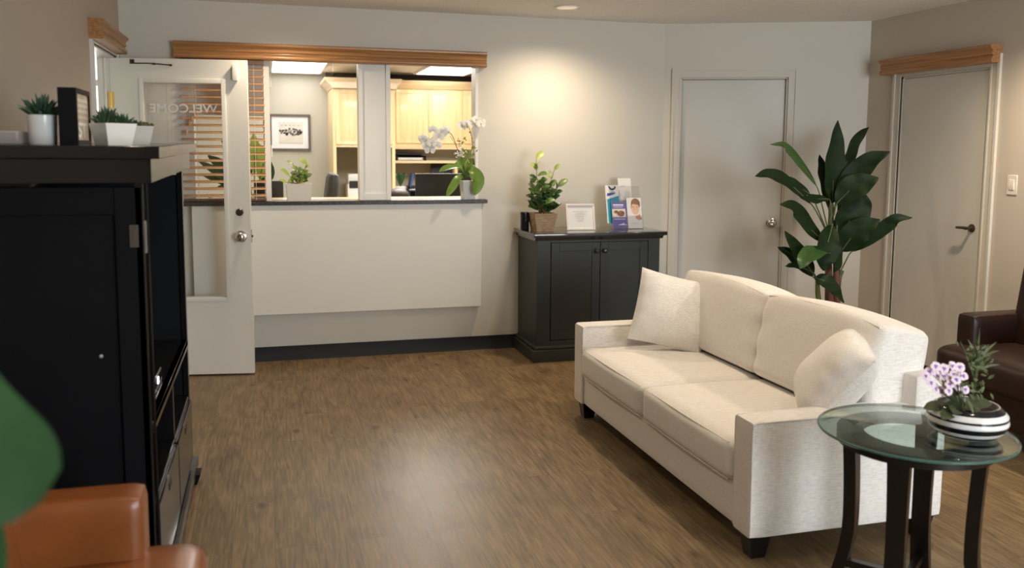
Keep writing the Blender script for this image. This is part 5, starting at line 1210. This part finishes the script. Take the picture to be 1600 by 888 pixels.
for h_ in heads:
    fl = MB(); face = Vector((rnd.uniform(-.5, .4), -1, rnd.uniform(.2, .9))).normalized(); sd = face.cross(Vector((0, 0, 1))).normalized(); up_ = sd.cross(face)
    for k in range(5):
        a = k*72+rnd.uniform(-8, 8); d = sd*math.cos(R(a))+up_*math.sin(R(a)); fl.leaf([h_, h_+d*.008+face*.001, h_+d*.0145], .0150, nrm=face, n=5, blunt=.45, peak=.6, th=.0006)
    fo = fl.build('violet_flower', M['violet_petal'], bw)
    vc = MB()
    for k in range(3):
        a = k*120+rnd.uniform(0, 60); d = sd*math.cos(R(a))+up_*math.sin(R(a)); c = h_+face*.0022; vc.leaf([c, c+d*.003, c+d*.0065], .0055, nrm=face, n=4)
    vc.build('purple_centre', M['violet_core'], fo)
pm = MB()
pb_ = Vector((BC[0]+0.02, BC[1]+0.01, bz+0.08)); pt_ = B(1528, 560, BC[1]+.01)
pm.tube([pb_, pb_.lerp(pt_, .5)+Vector((.004, 0, 0)), pt_], .0035, 6)
tips = [(1500, 533), (1512, 530), (1520, 535), (1531, 513), (1545, 538), (1557, 535), (1562, 548), (1553, 563), (1508, 552), (1511, 564), (1535, 540), (1540, 575), (1563, 570), (1516, 575), (1550, 556), (1526, 528), (1519, 585), (1545, 586)]
for (x, y) in tips:
    t2 = B(x, y, BC[1]+rnd.uniform(-.04, .05)); b2_ = pb_.lerp(pt_, rnd.uniform(.5, 1.0)); pm.leaf([b2_, b2_.lerp(t2, .55)+Vector((0, 0, .006)), t2], .008, n=6, peak=.4)
for i in range(60):
    p = B(1529+rnd.gauss(0, 10), 562+rnd.gauss(0, 13), BC[1]+rnd.uniform(-.03, .03)); d = Vector((rnd.uniform(-1, 1), rnd.uniform(-1, .4), rnd.uniform(-.4, 1))).normalized(); pm.leaf([p, p+d*.010, p+d*.018], .008, n=4)
for i in range(26):
    p = B(1524+rnd.gauss(0, 12), 606+rnd.gauss(0, 9), BC[1]-.02+rnd.uniform(-.03, .03)); d = Vector((rnd.uniform(-1, 1), rnd.uniform(-1, .4), rnd.uniform(-1, .6))).normalized(); pm.leaf([p, p+d*.012, p+d*.024], .010, n=4)
pm.leaf([B(1510, 622, BC[1]-.09), B(1516, 634, BC[1]-.105), B(1521, 648, BC[1]-.115)], .012, n=5)
pm.build('feathery_fronds', M['leaf_mid'] if False else plain('olive_frond', (.07, .095, .03), .5, var=.4, scale=60), bw)

# ------------------------------------------------------------------ leather armchairs
def armchair(label, ox, oy, facing, mat, y_in):
    # local frame: +x forward, far arm at +y ; mirrored through rotation
    rz = 0 if facing > 0 else math.pi
    t = thing('leather_armchair', label, 'armchair', (ox, oy, 0), (0, 0, rz))
    mw = mwof(t)
    def sf_(name, x0, x1, y0, y1, z0, z1, r, bulge=(0, 0, 0), n=12, tl=0):
        return MB().rbox((0, 0, 0), (x1-x0, y1-y0, z1-z0), r, n, bulge, mat=mw @ Matrix.Translation(((x0+x1)/2, (y0+y1)/2, (z0+z1)/2)) @ Matrix.Rotation(tl, 4, 'Y')).build(name, mat, t)
    # x: 0 = seat front; -0.70 = back of chair ; y: +-0.36
    sf_('base', -0.65, -0.10, -0.33, 0.33, 0.10, 0.32, 0.02, n=6)
    sf_('seat_cushion', -0.56, 0.0, -0.365, 0.365, 0.30, 0.458, 0.045, (0.012, 0.0, 0.020))
    for s_ in (-1, 1):
        a, b = sorted((s_*0.245, s_*0.365))
        sf_('armrest', -0.66, -0.135, a, b, 0.10, 0.625, 0.020, (0, 0.006, 0.004))
    sf_('backrest', -0.62, -0.43, -0.30, 0.30, 0.28, 0.93, 0.05, (0.02, 0, 0.0), tl=R(-8))
    for (x, y) in ((-0.15, -0.30), (-0.15, 0.30), (-0.62, -0.30), (-0.62, 0.30)):
        lg = MB(); loft(lg, [[mw @ Vector((x+a*.018, y+b*.018, 0)) for a, b in ((-1, -1), (1, -1), (1, 1), (-1, 1))], [mw @ Vector((x+a*.028, y+b*.028, .12)) for a, b in ((-1, -1), (1, -1), (1, 1), (-1, 1))]]); lg.build('leg', M['espresso'], t)
    return t
armchair('cognac leather armchair in the near left corner beside the armoire', -0.175, 1.965, 1, M['leather'], 0)
armchair('brown leather armchair, coloured as in shade, behind the sofa at the right wall', 3.412, 3.43, -1, M['leather_shaded'], 0)

# ------------------------------------------------------------------ banana plant in the corner
bn = thing('banana_plant', 'tall dark green banana leaf plant in the corner behind the sofa', 'plant', (3.66, 5.03, 0))
MB().lathe([(0, 0), (0.13, 0), (0.135, 0.01), (0.165, 0.28), (0.155, 0.285), (0.15, 0.26), (0, 0.26)], (3.66, 5.03, 0), 36).build('pot', M['ceramic_grey'], bn)
MB().lathe([(0, 0.262), (0.149, 0.262), (0.149, 0.25), (0, 0.25)], (3.66, 5.03, 0), 24).build('soil', M['soil'], bn)
def BP(X, Y_, Y=5.03): return atY(1160+X/2.69, 170+Y_/2.69, Y)
root_ = Vector((3.66, 5.03, 0.25))
for pts, r_, m_ in (([root_+Vector((-.03, 0, 0)), BP(320, 800), BP(315, 720)], (.022, .014), 'banana_stem'), ([root_, BP(365, 820), BP(362, 640)], (.038, .022), 'banana_trunk'),
                    ([root_+Vector((.03, .02, 0)), BP(395, 820), BP(395, 640), BP(385, 470)], (.034, .016), 'banana_trunk'), ([root_+Vector((.05, 0, 0)), BP(405, 740), BP(420, 680)], (.018, .012), 'banana_stem'),
                    ([BP(375, 620), BP(372, 500), BP(375, 400)], (.028, .014), 'banana_stem')):
    MB().tube(pts, r_, 10, seg=14).build('trunk', M[m_], bn)
#   petiole start, leaf points (px in zoom frame, depth), width, normal, material
LV = [((372, 480, 5.03), [(378, 400, 5.03), (382, 300, 5.03), (388, 180, 5.02), (402, 48, 5.00)], .135, (0, -1, .1), 0),
      ((365, 470, 5.05), [(362, 420, 5.08), (345, 330, 5.10), (330, 250, 5.12), (325, 192, 5.12)], .085, (.3, -1, 0), 0),
      ((385, 430, 5.03), [(410, 300, 5.06), (440, 220, 5.10), (478, 130, 5.14), (533, 78, 5.16)], .085, (.3, -1, .1), 0),
      ((385, 440, 5.02), [(402, 385, 5.00), (450, 310, 4.98), (530, 225, 4.92), (620, 180, 4.85)], .125, (-.4, -1, .6), 0),
      ((385, 450, 4.98), [(395, 400, 4.97), (450, 345, 4.92), (510, 315, 4.88), (572, 290, 4.84)], .14, (-.3, -1, .6), 0),
      ((395, 600, 5.00), [(425, 540, 4.97), (450, 470, 4.95), (490, 400, 4.93), (512, 350, 4.92)], .17, (-.3, -1, .1), 0),
      ((395, 640, 5.00), [(415, 600, 4.95), (455, 545, 4.90), (510, 500, 4.85), (578, 466, 4.80)], .14, (-.2, -1, .5), 0),
      ((410, 690, 5.00), [(460, 600, 4.93), (530, 550, 4.87), (610, 490, 4.80), (650, 462, 4.76), (714, 458, 4.72)], .075, (-.3, -1, .5), 0),
      ((355, 490, 5.02), [(312, 325, 4.95), (250, 240, 4.90), (200, 180, 4.85), (170, 152, 4.82), (116, 150, 4.80)], .045, (-.5, -1, .4), 1),
      ((350, 510, 5.02), [(288, 400, 4.94), (215, 330, 4.88), (150, 288, 4.82), (100, 275, 4.78), (54, 284, 4.74)], .075, (-.2, -1, .5), 0),
      ((350, 505, 5.06), [(288, 365, 5.06), (230, 325, 5.06), (180, 300, 5.06), (130, 280, 5.04)], .06, (.2, -1, .4), 0),
      ((375, 450, 4.98), [(365, 382, 4.96), (320, 380, 4.92), (280, 388, 4.88), (240, 372, 4.86)], .08, (0, -.6, 1), 0),
      ((360, 640, 5.02), [(345, 565, 4.96), (290, 510, 4.90), (235, 440, 4.86), (205, 408, 4.83), (158, 402, 4.80)], .085, (-.2, -1, .4), 0),
      ((318, 730, 5.00), [(300, 700, 4.97), (262, 640, 4.94), (220, 580, 4.92), (178, 514, 4.90)], .085, (-.2, -1, .2), 0),
      ((318, 740, 5.02), [(295, 705, 5.02), (240, 650, 5.0), (195, 610, 4.98), (148, 582, 4.96)], .075, (-.2, -1, .5), 0),
      ((318, 740, 4.96), [(298, 690, 4.92), (250, 668, 4.88), (215, 662, 4.86), (180, 662, 4.84)], .055, (0, -.7, 1), 0),
      ((392, 660, 4.96), [(365, 605, 4.88), (320, 600, 4.80), (270, 630, 4.74), (242, 672, 4.72)], .115, (-.4, -.6, 1), 1),
      ((372, 500, 4.98), [(378, 490, 4.92), (360, 560, 4.86), (345, 630, 4.84), (345, 682, 4.84)], .15, (0, -1, .1), 0),
      ((392, 500, 4.98), [(398, 500, 4.96), (392, 580, 4.92), (398, 650, 4.92), (385, 690, 4.92)], .08, (.3, -1, 0), 0),
      ((318, 720, 4.96), [(305, 710, 4.90), (345, 725, 4.86), (385, 760, 4.84), (428, 815, 4.83)], .10, (.3, -1, .4), 0),
      ((375, 520, 5.05), [(400, 430, 5.06), (412, 380, 5.08), (420, 330, 5.10), (410, 260, 5.12)], .09, (.3, -1, 0), 0)]
for (p0_, pts, wd, nn, k) in LV:
    P_ = [BP(*p) for p in pts]
    lf = MB().leaf(P_, wd*1.22, nrm=nn, n=26, fold=.25, blunt=.78, peak=.44, wave=.035, th=.002).build('leaf', M['banana_mid'] if k else M['banana'], bn)
    MB().tube([BP(*p0_), (BP(*p0_)+P_[0])*.5+Vector((0, 0, .01)), P_[0], P_[1]], (.0055, .003), 6, seg=12).build('leaf_stalk', M['banana_stem'], lf)

# ------------------------------------------------------------------ broad leaf plant close to the camera
near = thing('broad_leaf_plant', 'out of focus broad green leaf plant at the left edge in front', 'plant', (-0.62, 0.95, 0))
MB().lathe([(0, 0), (0.11, 0), (0.14, 0.26), (0.13, 0.265), (0.125, 0.24), (0, 0.24)], (-0.62, 0.95, 0), 28).build('pot', M['ceramic_grey'], near)
def NP(x, y, Y): return atY(x, y, Y)
nl = [([NP(-90, 800, .92), NP(-40, 740, .92), NP(-10, 640, .92), NP(-25, 500, .93)], .115, (.3, -1, .1)),
      ([NP(-60, 840, .90), NP(-30, 800, .90), NP(20, 740, .90), NP(90, 765, .90)], .06, (.1, -.9, .7)),
      ([NP(-80, 990, .92), NP(-40, 930, .92), NP(-22, 860, .92), NP(-15, 790, .92)], .04, (.3, -1, .1))]
l0 = MB()
outline = [NP(-140, 790, .92), NP(-95, 500, .93), NP(-30, 470, .93), NP(10, 560, .92), NP(48, 630, .91), NP(80, 700, .90), NP(90, 745, .895), NP(84, 778, .89), NP(40, 785, .89), NP(-50, 800, .90)]
l1 = MB().leaf([NP(-160, 400, .94), NP(-92, 560, .93), NP(-40, 690, .91), NP(44, 800, .89)], .116, nrm=(.25, -1, .25), n=18, fold=.12, blunt=.36, peak=.78, th=.0015)
l1.build('leaf', M['leaf_near'], near)
l2 = MB().leaf([NP(-70, 1000, .92), NP(-50, 930, .92), NP(-25, 870, .92), NP(-8, 790, .92)], .05, nrm=(.2, -1, .2), n=12, th=.0015)
l2.build('leaf', M['leaf_near'], near)
MB().tube([(-0.62, .95, .24), (-0.60, .95, .8), NP(-160, 400, .94)], (.008, .004), 8, seg=16).tube([(-0.62, .95, .24), (-0.58, .94, .7), NP(-70, 1000, .92)], (.007, .003), 8, seg=16).build('stems', M['leaf_mid'], near)
for pts in (([(-0.62, .95, .24), (-0.72, .9, .8), (-0.80, .8, 1.0)]), ([(-0.62, .95, .24), (-0.64, 1.1, .7), (-0.72, 1.2, .85)])):
    MB().leaf(pts, .12, nrm=(0, -1, .5), n=14).build('leaf', M['leaf_near'], near)

# ------------------------------------------------------------------ recessed downlights
for i, (x, y, pwr, ang_, lab_) in enumerate(DOWNLIGHTS):
    t = thing('recessed_downlight', lab_, 'ceiling light', (x, y, CZ), group='warm recessed downlights in the waiting room ceiling')
    MB().lathe([(0.072, -0.001), (0.092, -0.002), (0.094, -0.006), (0.088, -0.010), (0.070, -0.006), (0.068, -0.001), (0.072, -0.001)], (x, y, CZ), 40).build('trim_ring', M['ceiling'], t)
    MB().lathe([(0, -0.0015), (0.069, -0.0015), (0.069, -0.004), (0, -0.004)], (x, y, CZ), 32).build('lens', M['lamp'], t)
    d = bpy.data.lights.new('downlight_lamp', 'SPOT'); d.energy = pwr; d.color = WARM; d.spot_size = R(ang_); d.spot_blend = 1.0; d.shadow_soft_size = 0.05
    o = bpy.data.objects.new('downlight_lamp', d); COL.objects.link(o); o.location = (0, 0, -0.03); o.parent = t
bpy.context.view_layer.update()
